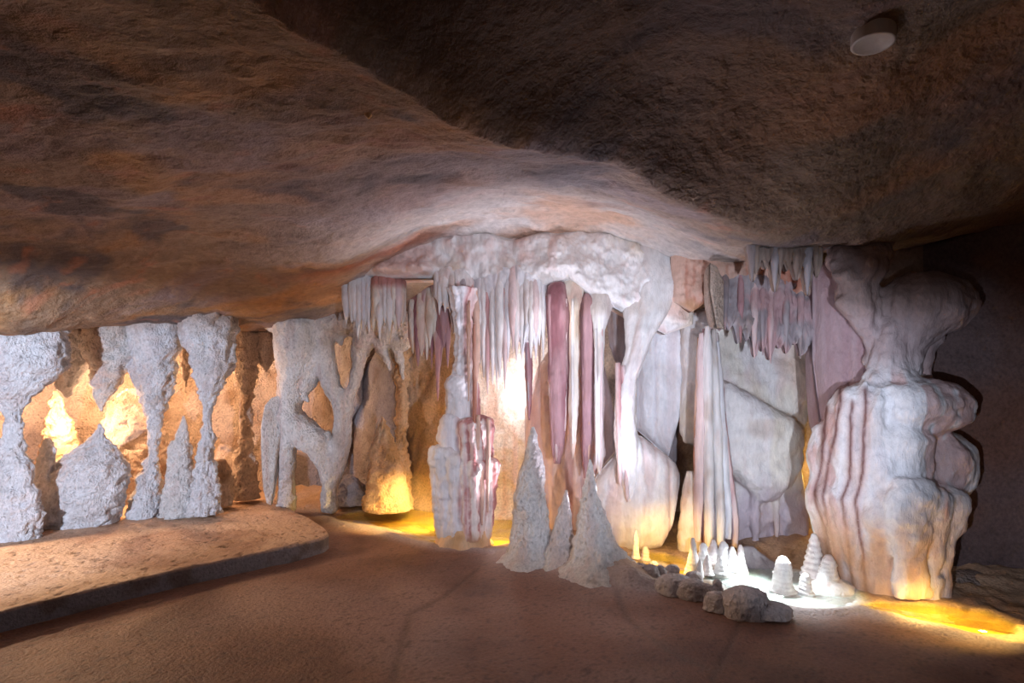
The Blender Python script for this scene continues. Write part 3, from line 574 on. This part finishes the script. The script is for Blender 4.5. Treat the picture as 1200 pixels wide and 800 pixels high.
canopy('pink_drapery', 'pink drapery with long icicles just left of the tiered column', [(478, 352), (490, 344), (503, 335), (518, 330), (530, 340)], [(478, 395), (495, 412), (515, 405), (530, 380)], [(478, 6.4), (530, 6.2)], 'pink', 440, .12, [(482, 4, 10), (490, 4, 6), (500, 4, 14), (513, 5, 40), (524, 4, 12)],
       icicles=rowi(482, 528, 9, 365, lambda c: 418, 3.4, 3, ['pink', 'mauve', 'cream'])+[(513, 3.4, 372, 470, 'pink', -.04), (506, 2.8, 380, 432, 'mauve')])
canopy('pale_drapery', 'pale pleated drapery around the top of the tiered column', [(508, 318), (525, 312), (545, 314), (556, 330)], [(508, 348), (525, 362), (545, 370), (556, 360)], [(508, 6.1), (556, 6.05)], 'white', 460, .10, [(515, 4, 8), (531, 5, 30), (548, 4, 14)],
       icicles=rowi(512, 554, 6, 330, lambda c: 372, 3.2, 4, ['white', 'pink', 'grey']))
canopy('white_drapery', 'white curtain of long icicles in front of the brightest lamp', [(552, 326), (575, 312), (600, 306), (622, 312), (642, 326)], [(552, 398), (575, 402), (600, 394), (620, 402), (642, 372)], [(552, 6.15), (642, 6.0)], 'blue', 480, .13, [(556, 5, 20), (566, 5, 36), (578, 5, 46), (588, 4, 26), (604, 5, 14), (612, 4, 30), (628, 5, 34), (636, 4, 22)],
       icicles=rowi(555, 598, 9, 345, lambda c: 448-.5*abs(c-574), 3.4, 5, ['blue', 'white', 'cream', 'pink'], 18)+rowi(598, 640, 8, 340, lambda c: 412, 3.2, 6, ['blue', 'pink', 'white'], 12))
tag(tube('red_strand', [(338, 552, 560), (360, 553, 562), (400, 555, 563), (440, 554, 561), (470, 556, 559)], 6.0, pal='rust', seg=16, seed=470, ky=1.2, **D), 'thin rust-red strand hanging between the tiered column and the white icicle curtain', 'stalactite')
# canopies joining the draperies to the ceiling
def cano(v, c):
    a = fbm(v, 1.6, 3, 91); b = fbm(v, 2.2, 3, 92)
    c = mixc(c*1.06, (.82, .66, .46), sm(.05, .35, a)*.55); return mixc(c, (.66, .40, .34), sm(.12, .4, b)*.6)
tag(sheet('flowstone_canopy', [(392, 318), (420, 298), (460, 284), (510, 276), (560, 274), (620, 276)], [(392, 322), (420, 322), (460, 326), (510, 326), (560, 330), (620, 326)], [(392, 6.75), (460, 6.5), (620, 6.3)], M_FLOW, 'white', bulge=.18, th=.5, seed=490, amp=(.10, .03, .008), dbot=-.15, colf=cano), 'smooth white and yellowish canopy above the left icicle fringes', 'rock formation')
tag(sheet('flowstone_canopy', [(600, 282), (650, 270), (700, 272), (750, 284), (790, 310), (812, 340)], [(600, 326), (635, 336), (665, 330), (682, 340), (700, 350), (740, 372), (780, 392), (812, 380)], [(600, 6.22), (700, 6.05), (812, 5.92)], M_FLOW, 'white', bulge=.22, th=.5, seed=495, amp=(.10, .03, .008), dbot=-.08, colf=cano), 'smooth cream canopy rounding over the tall mauve and white curtains', 'rock formation')

def blade(label, pr, d, pal, seed, ky=3.0, name='drapery_fold', fl=(5, .10), cat='drapery', mat=M_DRIP, ribs=(), seg=32):
    o = tube(name, pr, d, mat=mat, pal=pal, seg=seg, seed=seed, ky=ky, flute=fl, amp=(.010, .006, .003)); tag(o, label, cat)
    for k, (x0, y0, x1, y1, hw, pl) in enumerate(ribs):
        tube('rib', [(y0, x0-hw, x0+hw), ((y0+y1)/2, (x0+x1)/2-hw*1.1, (x0+x1)/2+hw*1.1), (y1-6, x1-hw*.8, x1+hw*.8), (y1, x1-.5, x1+.5)], d-.05, mat=mat, pal=pl, seg=12, seed=seed+10+k, ky=1.6, parent=o, amp=(.004, .003, .001), n=40, wig=.004)
    return o
blade('thin grey strand hanging just left of the tall mauve curtain', [(372, 616, 622), (400, 615, 623), (440, 616, 624), (470, 617, 623), (492, 619, 621)], 6.1, 'mauve', 500, 2, ribs=[(618, 378, 619, 470, 1.6, 'grey')])
blade('very thin red-brown strand beside the tall mauve curtain, tip at mid height', [(380, 630, 634), (420, 631, 634), (446, 632, 633)], 6.1, 'rust', 505, 1.5, seg=14)
blade('tall mauve curtain ending free above the forked stalagmites', [(328, 650, 658, 6.05), (334, 644, 664, 6.0), (345, 641, 666, 5.98), (360, 641, 667), (420, 642, 666), (480, 644, 664), (520, 646, 660), (543, 650, 656)], 5.95, 'mauve', 510, 1.2, ribs=[(644, 345, 648, 536, 2.4, 'mauve'), (650, 344, 652, 540, 2.2, 'pink'), (657, 345, 656, 530, 2.4, 'mauve'), (663, 350, 662, 505, 2.2, 'pink')])
blade('slim cream column curtain between two mauve curtains', [(296, 645, 705, 6.4), (318, 656, 692, 6.2), (338, 663, 684, 6.0), (352, 666, 681, 5.9), (360, 667, 679), (420, 667, 678), (480, 667, 677), (520, 668, 675), (538, 670, 672)], 5.85, 'cream', 520, 1.2, ribs=[(671, 350, 671, 520, 1.8, 'white')])
blade('dark mauve curtain between the cream and the white column curtains', [(344, 684, 690), (352, 680, 696), (366, 679, 698), (420, 680, 697), (480, 680, 695), (530, 681, 692), (560, 684, 688)], 6.0, 'mauve', 530, 1.4, ribs=[(683, 362, 684, 550, 2.0, 'mauve'), (692, 365, 690, 540, 2.0, 'rust')])
blade('pale fluted curtain ending just above the tallest right stalagmite of the group', [(318, 676, 736, 6.35), (345, 686, 724, 6.1), (364, 692, 714, 5.92), (385, 696, 708), (430, 697, 707), (490, 697, 706), (540, 698, 707), (556, 701, 704)], 5.85, 'white', 540, 1.4, ribs=[(698, 385, 699, 545, 1.6, 'white'), (705, 385, 704, 552, 1.6, 'pink')])
blade('grey back curtain with a pointed shape between the pale and the large white stalactite', [(345, 712, 740), (380, 712, 740), (405, 716, 737), (425, 722, 732), (432, 726, 728)], 6.4, 'grey', 545, 1.2)
blade('large white hanging stalactite with a pink left side and long tapered tip', [(285, 705, 825, 6.4), (315, 718, 806, 6.2), (342, 728, 793, 5.98), (370, 734, 780, 5.84), (395, 735, 766, 5.75), (415, 733, 757), (440, 727, 748), (465, 722, 746), (500, 720, 747), (540, 724, 747), (570, 731, 745), (598, 739, 741)], 5.7, 'white', 550, 1.1, name='stalactite', cat='stalactite', mat=M_FLOW,
      ribs=[(724, 425, 727, 570, 3.4, 'pink'), (730, 428, 735, 588, 3.0, 'pink')], seg=56)
# pink back panel behind the stalagmites
tag(sheet('flowstone_curtain', [(615, 478), (630, 430), (650, 400), (700, 400), (715, 460), (722, 505)], [(615, 600), (650, 640), (700, 640), (722, 628)], [(615, 6.7), (722, 6.5)], M_FLOW, 'pink', bulge=.25, th=.3, seed=560, flute=(.03, 9), colf=lambda v, c: mixc(c, (.66, .50, .38), sm(.95, .5, v[:, 0]+.1*fbm(v, 3, 2, 1))*sm(.2, .4, v[:, 0])*.5)), 'pink and beige flowstone panel behind the pointed stalagmites', 'rock formation')
tag(sheet('flowstone_mound', [(688, 575), (700, 556), (722, 530), (742, 508), (752, 511), (764, 520), (778, 530), (788, 540), (795, 556)], [(688, 640), (720, 644), (750, 644), (770, 640), (781, 620), (788, 590), (795, 560)], [(688, 6.1), (745, 5.85), (795, 5.9)], M_FLOW, 'white', bulge=.24, th=.3, seed=570, flute=(.03, 14), prof=lambda a, b: .7+.5*sm(690, 780, a)), 'smooth cream flowstone mound below the large white stalactite', 'rock formation')
tag(sheet('flowstone_curtain', [(742, 388), (760, 376), (780, 372), (800, 380)], [(742, 500), (765, 520), (782, 536), (800, 470)], [(742, 6.45), (800, 6.3)], M_FLOW, 'blue', bulge=.16, th=.3, seed=580, flute=(.02, 14)), 'bluish white upright flowstone panel right of the large white stalactite', 'rock formation')
tag(tube('flowstone_pillar', [(376, 768, 800), (400, 772, 798), (440, 776, 798), (480, 780, 796), (520, 778, 792), (640, 770, 792)], 6.6, pal='grey', seg=36, seed=585, mat=M_FLOW, flute=(5, .06)), 'pale grey pillar in the shade just left of the dark vertical gap', 'rock formation')

# ------------------------------------------------------------------ folded curtain, wall panel and fringes right of the middle
CU = empty('folded_curtain', (*P(838, 640, 5.45)[:2], .1), 'tall white curtain with pink-edged folds standing behind the small white stalagmites', 'drapery')
for k, (x0, x1, y0, y1, hw, pl, dz_) in enumerate([(822, 818, 390, 634, 4.5, 'pink', 0), (825, 825, 385, 636, 3.5, 'mauve', .04), (829, 831, 382, 640, 5, 'white', -.05), (833, 838, 384, 640, 3.5, 'pink', .02),
      (836, 844, 386, 638, 5, 'white', -.04), (840, 852, 400, 630, 5, 'blue', 0), (843, 857, 430, 622, 3.5, 'mauve', .03), (845, 861, 440, 640, 4, 'pink', .0), (819, 816, 395, 560, 3, 'rust', .03), (835, 848, 384, 560, 5, 'blue', .05), (828, 827, 384, 640, 6, 'blue', .08), (838, 850, 390, 610, 6, 'white', .09)]):
    tube('fold', [(y0, x0-hw*.5, x0+hw*.5), (y0+30, x0-hw, x0+hw), ((y0+y1)/2, (x0*.6+x1*.4)-hw*1.2, (x0*.6+x1*.4)+hw*1.2), (y1-30, x1-hw, x1+hw), (y1, x1-hw*.8, x1+hw*.8)], 5.55+dz_, mat=M_DRIP, pal=pl, parent=CU, seg=20, ky=1.8, seed=600+k, amp=(.008, .005, .002), flute=(3, .08))
tag(tube('flowstone_cone', [(552, 806, 814), (575, 801, 818), (605, 797, 820), (645, 794, 824)], 5.7, pal='cream', seg=32, seed=620, mat=M_FLOW, flute=(5, .08)), 'pale pointed flowstone foot at the left side of the folded curtain', 'rock formation')
def wallcol(v, c):
    px = v[:, 0]/v[:, 1]*F+CX; row = HZ-(v[:, 2]-EYE)/v[:, 1]*F; n_ = fbm(v, 2, 3, 9)
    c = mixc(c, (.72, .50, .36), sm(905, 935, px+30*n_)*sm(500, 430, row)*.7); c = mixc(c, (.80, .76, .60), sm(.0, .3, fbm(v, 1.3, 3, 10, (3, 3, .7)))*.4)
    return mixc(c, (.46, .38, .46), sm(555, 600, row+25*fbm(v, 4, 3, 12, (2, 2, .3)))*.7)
kw = dict(mat=M_FLOW, pal='white', raw=True)
fw = fuse('flowstone_wall', [
 sheet('x', [(800, 372), (850, 350), (915, 350), (950, 372)], [(800, 520), (846, 530), (890, 536), (925, 540), (940, 520), (950, 480)], [(800, 6.1), (950, 5.95)], bulge=.12, th=.5, seed=630, amp=(.05, .02, .0), **kw),
 sheet('x', [(835, 440), (860, 452), (905, 478), (925, 486), (939, 500)], [(835, 548), (858, 556), (885, 588), (906, 584), (922, 562), (939, 540)], [(835, 5.85), (939, 5.85)], bulge=.26, th=.4, seed=631, amp=(.04, .02, .0), **kw),
 sheet('x', [(835, 530), (870, 520), (915, 510), (930, 520), (938, 560), (948, 610)], [(835, 664), (870, 672), (915, 682), (930, 680), (938, 676), (948, 668)], [(835, 6.0), (948, 5.95)], bulge=.14, th=.5, seed=632, amp=(.05, .02, .0), **kw),
 tube('x', [(560, 878, 892), (600, 880, 890), (645, 882, 889)], 5.78, seed=633, seg=20, amp=(.01, .01, 0), **kw),
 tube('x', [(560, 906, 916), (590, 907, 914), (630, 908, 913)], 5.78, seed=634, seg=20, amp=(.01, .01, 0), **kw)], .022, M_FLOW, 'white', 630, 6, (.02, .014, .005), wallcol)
tag(fw, 'smooth white wall of flowstone with a drooping lobe between folded curtain and shaded gap', 'rock formation')
canopy('hanging_fringe', 'purple-grey ragged fringe across the top of the smooth white wall', [(834, 322), (860, 306), (890, 312), (925, 324), (966, 330)], [(834, 372), (860, 382), (885, 398), (900, 404), (925, 396), (966, 404)], [(834, 5.4), (966, 5.2)], 'grey', 650, .12,
       [(843, 5, 14), (853, 4, 8), (864, 5, 20), (874, 4, 10), (884, 5, 22), (892, 4, 12), (901, 6, 20), (912, 4, 10), (921, 5, 18), (930, 4, 8), (938, 5, 22), (950, 5, 14), (959, 4, 20)], flute=(.018, 5), emb=.1, amp=(.05, .02, .006),
       icicles=[(850, 3.2, 0, 386, 'grey'), (868, 3.6, 0, 402, 'mauve'), (884, 3.6, 0, 420, 'pink'), (894, 3, 0, 416, 'grey'), (903, 3.4, 0, 426, 'pink'), (921, 3.4, 0, 414, 'grey'), (938, 3.4, 0, 420, 'grey'), (955, 3.4, 0, 422, 'grey')], colf=lambda v, c: mixc(c, (.52, .33, .34), sm(-.05, .3, fbm(v, 4, 3, 96))*.8))
canopy('dark_fringe', 'dark brown-grey pointed fringe under the ceiling edge, upper right of the middle', [(864, 254), (880, 256), (910, 264), (940, 270), (964, 272)], [(864, 262), (874, 284), (886, 300), (910, 306), (940, 308), (964, 312)], [(864, 4.75), (964, 4.7)], 'brown', 670, .08,
       [(883, 10, 34), (897, 5, 14), (909, 8, 38), (922, 5, 12), (934, 6, 22), (947, 7, 40), (958, 5, 14)], flute=(.02, 8), emb=.1,
       icicles=[(881, 5, 0, 330, 'grey'), (886, 4, 0, 322, 'brown'), (908, 4.5, 0, 342, 'grey'), (914, 3.5, 0, 322, 'brown'), (933, 4, 0, 328, 'brown'), (946, 4.5, 0, 346, 'grey'), (956, 3.5, 0, 326, 'brown')])
tag(sheet('rock_fin', [(832, 308), (840, 312), (848, 330)], [(832, 340), (840, 384), (848, 386)], [(832, 5.2), (848, 5.25)], M_CRUST, 'tan', bulge=.03, th=.25, seed=680, step=.7), 'narrow ragged blade of rock hanging left of the purple-grey fringe', 'rock formation')
tag(sheet('overhang_rock', [(786, 296), (810, 280), (850, 268), (900, 276), (960, 290)], [(786, 352), (810, 366), (850, 340), (900, 345), (960, 352)], [(786, 5.75), (960, 5.25)], M_FLOW, 'rust', bulge=.15, th=.5, seed=690, amp=(.06, .03, .01)), 'rust and brown overhanging rock between the cream canopy and the dark fringe', 'rock formation')
tag(sheet('flowstone_buttress', [(952, 318), (975, 300), (1005, 310), (1030, 350)], [(952, 420), (965, 520), (990, 545), (1030, 450)], [(952, 5.15), (1030, 4.85)], M_FLOW, 'pink', bulge=.15, th=.3, seed=697, flute=(.02, 14), colf=lambda v, c: mixc(c, (.36, .26, .29), .8+0*v[:, 0])), 'purple-pink shoulder of flowstone rising behind the bulbous column', 'rock formation')

# ------------------------------------------------------------------ bulbous column on the right
BC = empty('bulbous_column', (*P(1040, 700, 4.45)[:2], 0), 'massive bulbous white column with red creases at the right side', 'column')
BF = dict(mat=M_FLOW, parent=BC, st=(7, 7, .7))
def bcol(v, c):
    px = v[:, 0]/4.5*F+CX; n_ = fbm(v, 1, 3, 41, (7, 7, 1.0)); n2 = fbm(v, 2, 3, 42)
    pxx = v[:, 0]/v[:, 1]*F+CX+2*fbm(v, 9, 2, 43); row = HZ-(v[:, 2]-EYE)/v[:, 1]*F
    for cr_ in CREASE:
        a_ = np.array(cr_, float); dx_ = np.abs(pxx-np.interp(row, a_[:, 1], a_[:, 0])); ok = sm(a_[0, 1]-6, a_[0, 1]+4, row)*(v[:, 1] < 4.95)
        c = mixc(c, (.55, .34, .32), np.exp(-(dx_/6)**2)*.6*ok); c = mixc(c, (.15, .05, .045), np.exp(-(dx_/2.0)**2)*.92*ok)
    c = mixc(c, (.60, .36, .34), sm(.12, .3, n_)*.65)
    c = mixc(c, (.60, .36, .20), sm(.75, .25, v[:, 2]+.15*n2)*.75*sm(-.35, .1, n_))
    c = mixc(c, (.40, .31, .32), sm(1.55, 1.85, v[:, 2]+.08*n2)*.9)  # upper part darkened in the colour, where the light falls off
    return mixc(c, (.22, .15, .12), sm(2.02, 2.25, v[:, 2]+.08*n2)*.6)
def BB(pr, d, sd, ky=.85, fl_=(7, .05), a=(.03, .012, .0)): return tube('x', [p_[:3]+((p_[3]+.2,) if len(p_) > 3 else ()) for p_ in pr], d+.2, M_FLOW, 'blue', seg=64, seed=sd, flute=fl_, ky=ky*.85, amp=a, raw=True)
def ribp(xs, hw, y0, d, seed):
    ys = [y0, y0+8, y0+18, 500, 535, 562, 580, 600, 640, 680, 706]; off = [10, 6, 3, -1, -3, 0, -6, -2, 9, 18, 24]
    ws = [.3, .75, 1, 1.0, 1.1, .9, 1.15, 1.1, 1.0, .95, 1.0]
    return BB([(yy, xs+o_-hw*w_, xs+o_+hw*w_) for yy, o_, w_ in sorted(zip(ys, off, ws))], d, seed, 1.6, (4, .05), (.018, .012, .0))
RIBS = [ribp(*a) for a in [(961, 9, 486, 4.60, 730), (973, 9, 462, 4.48, 731), (988, 10, 450, 4.38, 732), (1004, 10, 446, 4.32, 733), (1022, 10, 452, 4.26, 734)]]
CREASE = [[(985, 440), (984, 470), (978, 510), (968, 560), (963, 580), (974, 625), (984, 700)], [(1014, 455), (1013, 500), (1010, 560), (1002, 590), (1010, 640), (1016, 700)], [(968, 475), (964, 540), (954, 578), (964, 615), (974, 680)], [(998, 470), (996, 560), (986, 585), (993, 630), (1000, 690)]]
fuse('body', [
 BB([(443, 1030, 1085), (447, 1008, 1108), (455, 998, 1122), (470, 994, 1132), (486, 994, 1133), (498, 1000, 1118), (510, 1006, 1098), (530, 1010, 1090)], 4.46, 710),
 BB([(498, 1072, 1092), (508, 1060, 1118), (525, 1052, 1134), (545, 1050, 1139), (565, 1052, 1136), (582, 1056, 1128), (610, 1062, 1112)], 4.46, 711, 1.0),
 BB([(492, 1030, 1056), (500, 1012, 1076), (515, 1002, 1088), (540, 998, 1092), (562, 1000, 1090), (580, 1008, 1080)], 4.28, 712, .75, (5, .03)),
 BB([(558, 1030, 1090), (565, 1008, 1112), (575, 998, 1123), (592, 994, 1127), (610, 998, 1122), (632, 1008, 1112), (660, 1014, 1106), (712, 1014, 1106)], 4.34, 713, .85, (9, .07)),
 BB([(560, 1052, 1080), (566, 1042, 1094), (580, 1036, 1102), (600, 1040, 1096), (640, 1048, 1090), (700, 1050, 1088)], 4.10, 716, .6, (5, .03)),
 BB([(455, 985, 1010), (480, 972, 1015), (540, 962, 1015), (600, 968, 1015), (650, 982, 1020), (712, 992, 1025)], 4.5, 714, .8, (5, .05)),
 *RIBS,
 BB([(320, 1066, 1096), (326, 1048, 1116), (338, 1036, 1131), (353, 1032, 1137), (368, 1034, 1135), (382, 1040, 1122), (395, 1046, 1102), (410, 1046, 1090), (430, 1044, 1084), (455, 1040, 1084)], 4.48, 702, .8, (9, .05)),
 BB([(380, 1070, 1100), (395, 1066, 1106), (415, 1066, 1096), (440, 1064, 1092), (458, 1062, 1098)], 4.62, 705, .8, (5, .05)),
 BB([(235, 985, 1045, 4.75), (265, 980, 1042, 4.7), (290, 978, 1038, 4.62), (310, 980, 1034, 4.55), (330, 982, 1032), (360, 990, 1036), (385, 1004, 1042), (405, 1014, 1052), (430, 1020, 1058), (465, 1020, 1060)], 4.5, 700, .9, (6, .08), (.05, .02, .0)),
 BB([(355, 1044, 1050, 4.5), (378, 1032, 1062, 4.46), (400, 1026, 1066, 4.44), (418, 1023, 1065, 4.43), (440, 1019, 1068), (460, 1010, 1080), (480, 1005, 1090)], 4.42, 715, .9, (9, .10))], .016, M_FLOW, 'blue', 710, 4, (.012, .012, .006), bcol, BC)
tube('foot', [(678, 995, 1096), (690, 985, 1108), (700, 975, 1124), (712, 962, 1150)], 4.72, pal='orange', seg=72, seed=760, ky=.45, flute=(11, .04), amp=(.03, .02, .008), **{**BF, 'mat': M_CRUST})
tag(tube('rock_mound', [(668, 1120, 1150), (676, 1095, 1180), (688, 1070, 1240), (706, 1040, 1290)], 4.75, pal='brown', seg=64, seed=762, mat=M_CRUST, amp=(.05, .03, .01), ky=.6), 'low dark brown mound at the foot of the right wall beside the bulbous column', 'rock')

# ------------------------------------------------------------------ stalagmites in the middle
SG = dict(mat=M_CRUST, pal='white', amp=(.02, .018, .009), seg=60)
tag(tube('stalagmite', [(500, 623, 626), (512, 620, 629), (535, 615, 634), (560, 608, 637), (585, 603, 640), (612, 600, 643), (636, 598, 646), (648, 592, 652), (656, 580, 664), (664, 556, 690)], 5.3, seed=800, **SG), 'tallest slender stalagmite at the left of the group of three', 'stalagmite')
tag(tube('stalagmite', [(574, 662, 665), (582, 659, 667), (598, 655, 669), (620, 648, 671), (640, 643, 673), (652, 638, 680), (662, 628, 690), (670, 610, 708)], 5.15, seed=802, **SG), 'shortest stalagmite, in the middle of the group of three', 'stalagmite')
tag(tube('stalagmite', [(538, 690, 693), (550, 688, 695), (572, 684, 699), (596, 680, 706), (616, 676, 714), (638, 673, 724), (654, 668, 738), (666, 656, 756), (678, 636, 790)], 4.95, seed=804, **SG), 'stalagmite with a wide spreading base at the right of the group of three', 'stalagmite')
def nub(px, y0, y1, hw, d, lab, seed, pal='white', tiered=(.03, .12), parent=None, grp=None):
    o = tube('stalagmite', [(y0, px-hw*.18, px+hw*.18), (y0+(y1-y0)*.12, px-hw*.42, px+hw*.42), (y0+(y1-y0)*.4, px-hw*.62, px+hw*.62), (y0+(y1-y0)*.75, px-hw*.85, px+hw*.85), (y1, px-hw*1.15, px+hw*1.15)], d, mat=M_FLOW, pal=pal, seg=26, seed=seed, amp=(.012, .012, .004), tier=tiered, n=34)
    return tag(o, lab, 'stalagmite', grp)
nub(745, 621, 654, 5, 5.35, 'single thin white stalagmite behind the left end of the rim stones', 820)
nub(756, 640, 656, 6, 5.4, 'tiny pink knob beside the single thin stalagmite', 821, 'pink')
for k, (a, b, c_, hw, d, lab) in enumerate([(812, 630, 672, 8, 4.95, 'leftmost knobby stalagmite of the white cluster'), (824, 636, 668, 9, 5.0, 'second knobby stalagmite of the white cluster'), (836, 632, 668, 10, 5.05, 'wide knobby stalagmite in the middle of the white cluster'),
        (848, 634, 668, 9, 5.0, 'pointed stalagmite of the white cluster in front of the folded curtain'), (858, 640, 669, 7, 4.95, 'small stalagmite of the white cluster right of the pointed one'), (868, 638, 670, 8, 5.0, 'rightmost stalagmite of the white cluster'),
        (829, 650, 673, 6, 4.85, 'low knob in front of the white cluster'), (820, 655, 676, 5, 4.8, 'lowest front knob at the left of the white cluster'), (845, 652, 672, 8, 4.88, 'broad low knob in front of the pointed stalagmite of the cluster')]):
    nub(a, b, c_, hw, d, lab, 830+k, grp='knobby white stalagmites of the cluster')
nub(917, 652, 699, 15, 4.55, 'bright conical white stalagmite standing in the lit pool', 845)
nub(944, 672, 698, 10, 4.5, 'small bright stalagmite at the right in the lit pool', 846)
nub(954, 625, 676, 11, 4.75, 'tall ringed stalagmite beside the left foot of the bulbous column', 847, tiered=(.045, .22))
nub(971, 650, 694, 15, 4.6, 'wide stalagmite leaning against the left foot of the bulbous column', 848)
tag(tube('flowstone_mound', [(676, 962, 985), (682, 950, 1000), (692, 940, 1010), (706, 930, 1016)], 4.6, pal='white', seg=56, seed=850, mat=M_FLOW, amp=(.03, .02, .006), ky=.7), 'white mound at the right shore of the lit pool', 'rock')
tag(tube('flowstone_mound', [(655, 835, 850), (662, 815, 872), (676, 800, 884)], 5.0, pal='white', seg=48, seed=852, mat=M_FLOW, amp=(.03, .02, .006), ky=.5), 'white mound carrying the cluster of knobby stalagmites', 'rock')
tag(tube('flowstone_ridge', [(640, 868, 880), (655, 870, 900), (668, 868, 930), (684, 870, 935)], 5.2, pal='grey', seg=40, seed=853, mat=M_FLOW, amp=(.03, .02, .006), ky=.5), 'grey sloping ridge between the white cluster and the lit pool', 'rock')

# ------------------------------------------------------------------ rim stones along the pools
for k, (px_, py_, r, ry, lab) in enumerate([(750, 665, 9, 6, 'round rim stone touching the base of the widest stalagmite'), (762, 670, 12, 9, 'lumpy rim stone second from the widest stalagmite'), (766, 661, 5, 4, 'small rim stone perched above the lumpy one'), (774, 670, 8, 8, 'round rim stone in front of the golden strip of water'),
        (788, 667, 8, 6, 'round rim stone at the middle of the golden strip of water'), (790, 681, 22, 8, 'long flat rim stone below the golden strip of water'), (813, 674, 8, 5, 'small rim stone at the right end of the golden strip of water'), (813, 687, 17, 9, 'flat rim stone left of the pair beside the boulder'),
        (840, 687, 8, 9, 'upper round stone of the pair beside the boulder'), (827, 691, 9, 8, 'low stone tucked left of the upper round stone'), (840, 701, 14, 9, 'lower round stone of the pair beside the boulder'), (874, 701, 25, 14, 'largest grey boulder on the rim of the lit pool'), (906, 712, 20, 6, 'low flat stone right of the largest rim boulder')]):
    y0, y1 = py_-ry, py_+ry*.9; d = (EYE-.03)*F/(y1-HZ)
    pr = [(y0, px_-r*.15, px_+r*.15), (y0+ry*.12, px_-r*.5, px_+r*.5), (y0+ry*.4, px_-r*.82, px_+r*.82), (y0+ry*.9, px_-r, px_+r), (y0+ry*1.5, px_-r*1.05, px_+r*1.05), (y1+ry*.5, px_-r*1.1, px_+r*1.1)]
    tag(tube('rim_stone', pr, d, mat=M_CRUST, pal='stone', seg=36, seed=900+k, amp=(.014, .012, .008), n=24, ky=.9), lab, 'rock', 'rim stones along the edge of the pools')

# ------------------------------------------------------------------ fittings in the ceiling
lx, ly = P(1023, 44, 3.0)[:2]
for it in range(12):
    h = float(zc(lx, ly)[0]); ly = (h-.03-EYE)*F/(HZ-44); lx = (1023-CX)/F*ly
lz = float(np.min([zc(lx+a_, ly+b_)[0] for a_ in (-.1, 0, .1) for b_ in (-.1, 0, .1)]))
gx_ = float(zc(lx+.12, ly)[0]-zc(lx-.12, ly)[0])/.24; gy_ = float(zc(lx, ly+.12)[0]-zc(lx, ly-.12)[0])/.24
def disc(name, r0, r1, z0, z1, parent, colr, rough=.5):
    n = 48; th = np.linspace(0, 2*math.pi, n, endpoint=False)
    v = np.vstack([np.c_[lx+r*np.cos(th), ly+r*np.sin(th), 0*th+z] for r, z in ((r0, z0), (r0, z1), (r0*.96, z1-.004), (r1, z1-.004), (r1, z0))])
    q_ = grid_faces(n, 5, True); f = [list(a) for a in q_]
    v = np.vstack([v, [[lx, ly, z1-.003]], [[lx, ly, z0]]]); j = np.arange(n); j1 = (j+1) % n
    t_ = np.vstack([np.stack([3*n+j, 3*n+j1, np.full(n, 5*n)], -1)]) if r1 > 0 else []
    m = rock_mat(name+'_paint', .02, 60, rough, .4, 0, 1, .05)
    return mesh_mixed(name, v, q_, t_, m, np.tile(colr, (len(v), 1)), parent)
LM = empty('ceiling_lamp', (lx, ly, lz), 'small round white unlit cover plate set in the dark ceiling at upper right', 'lamp')
LM.location = (lx, ly, lz); LM.rotation_euler = Vector((-gx_*.3, -gy_*.1, 1)).to_track_quat('Z', 'Y').to_euler()
disc('lamp_ring', .098, .082, lz+.09, lz-.012, LM, (.34, .28, .24)); disc('lamp_cover', .081, .004, lz+.08, lz-.009, LM, (.36, .29, .29))
nx_, ny_ = P(432, 135, 3.0)[:2]
for it in range(12):
    h = float(zc(nx_, ny_)[0]); ny_ = (h-EYE)*F/(HZ-135); nx_ = (432-CX)/F*ny_
tag(tube('ceiling_stalactite', [(131, 425, 439), (134, 426, 438), (137, 429, 435), (139, 431, 433)], ny_, mat=M_CRUST, pal='orange', seg=24, seed=990, n=10), 'tiny ochre knob on the ceiling in the upper left half', 'stalactite')
print('tris', sum(len(m.polygons) for m in bpy.data.meshes))
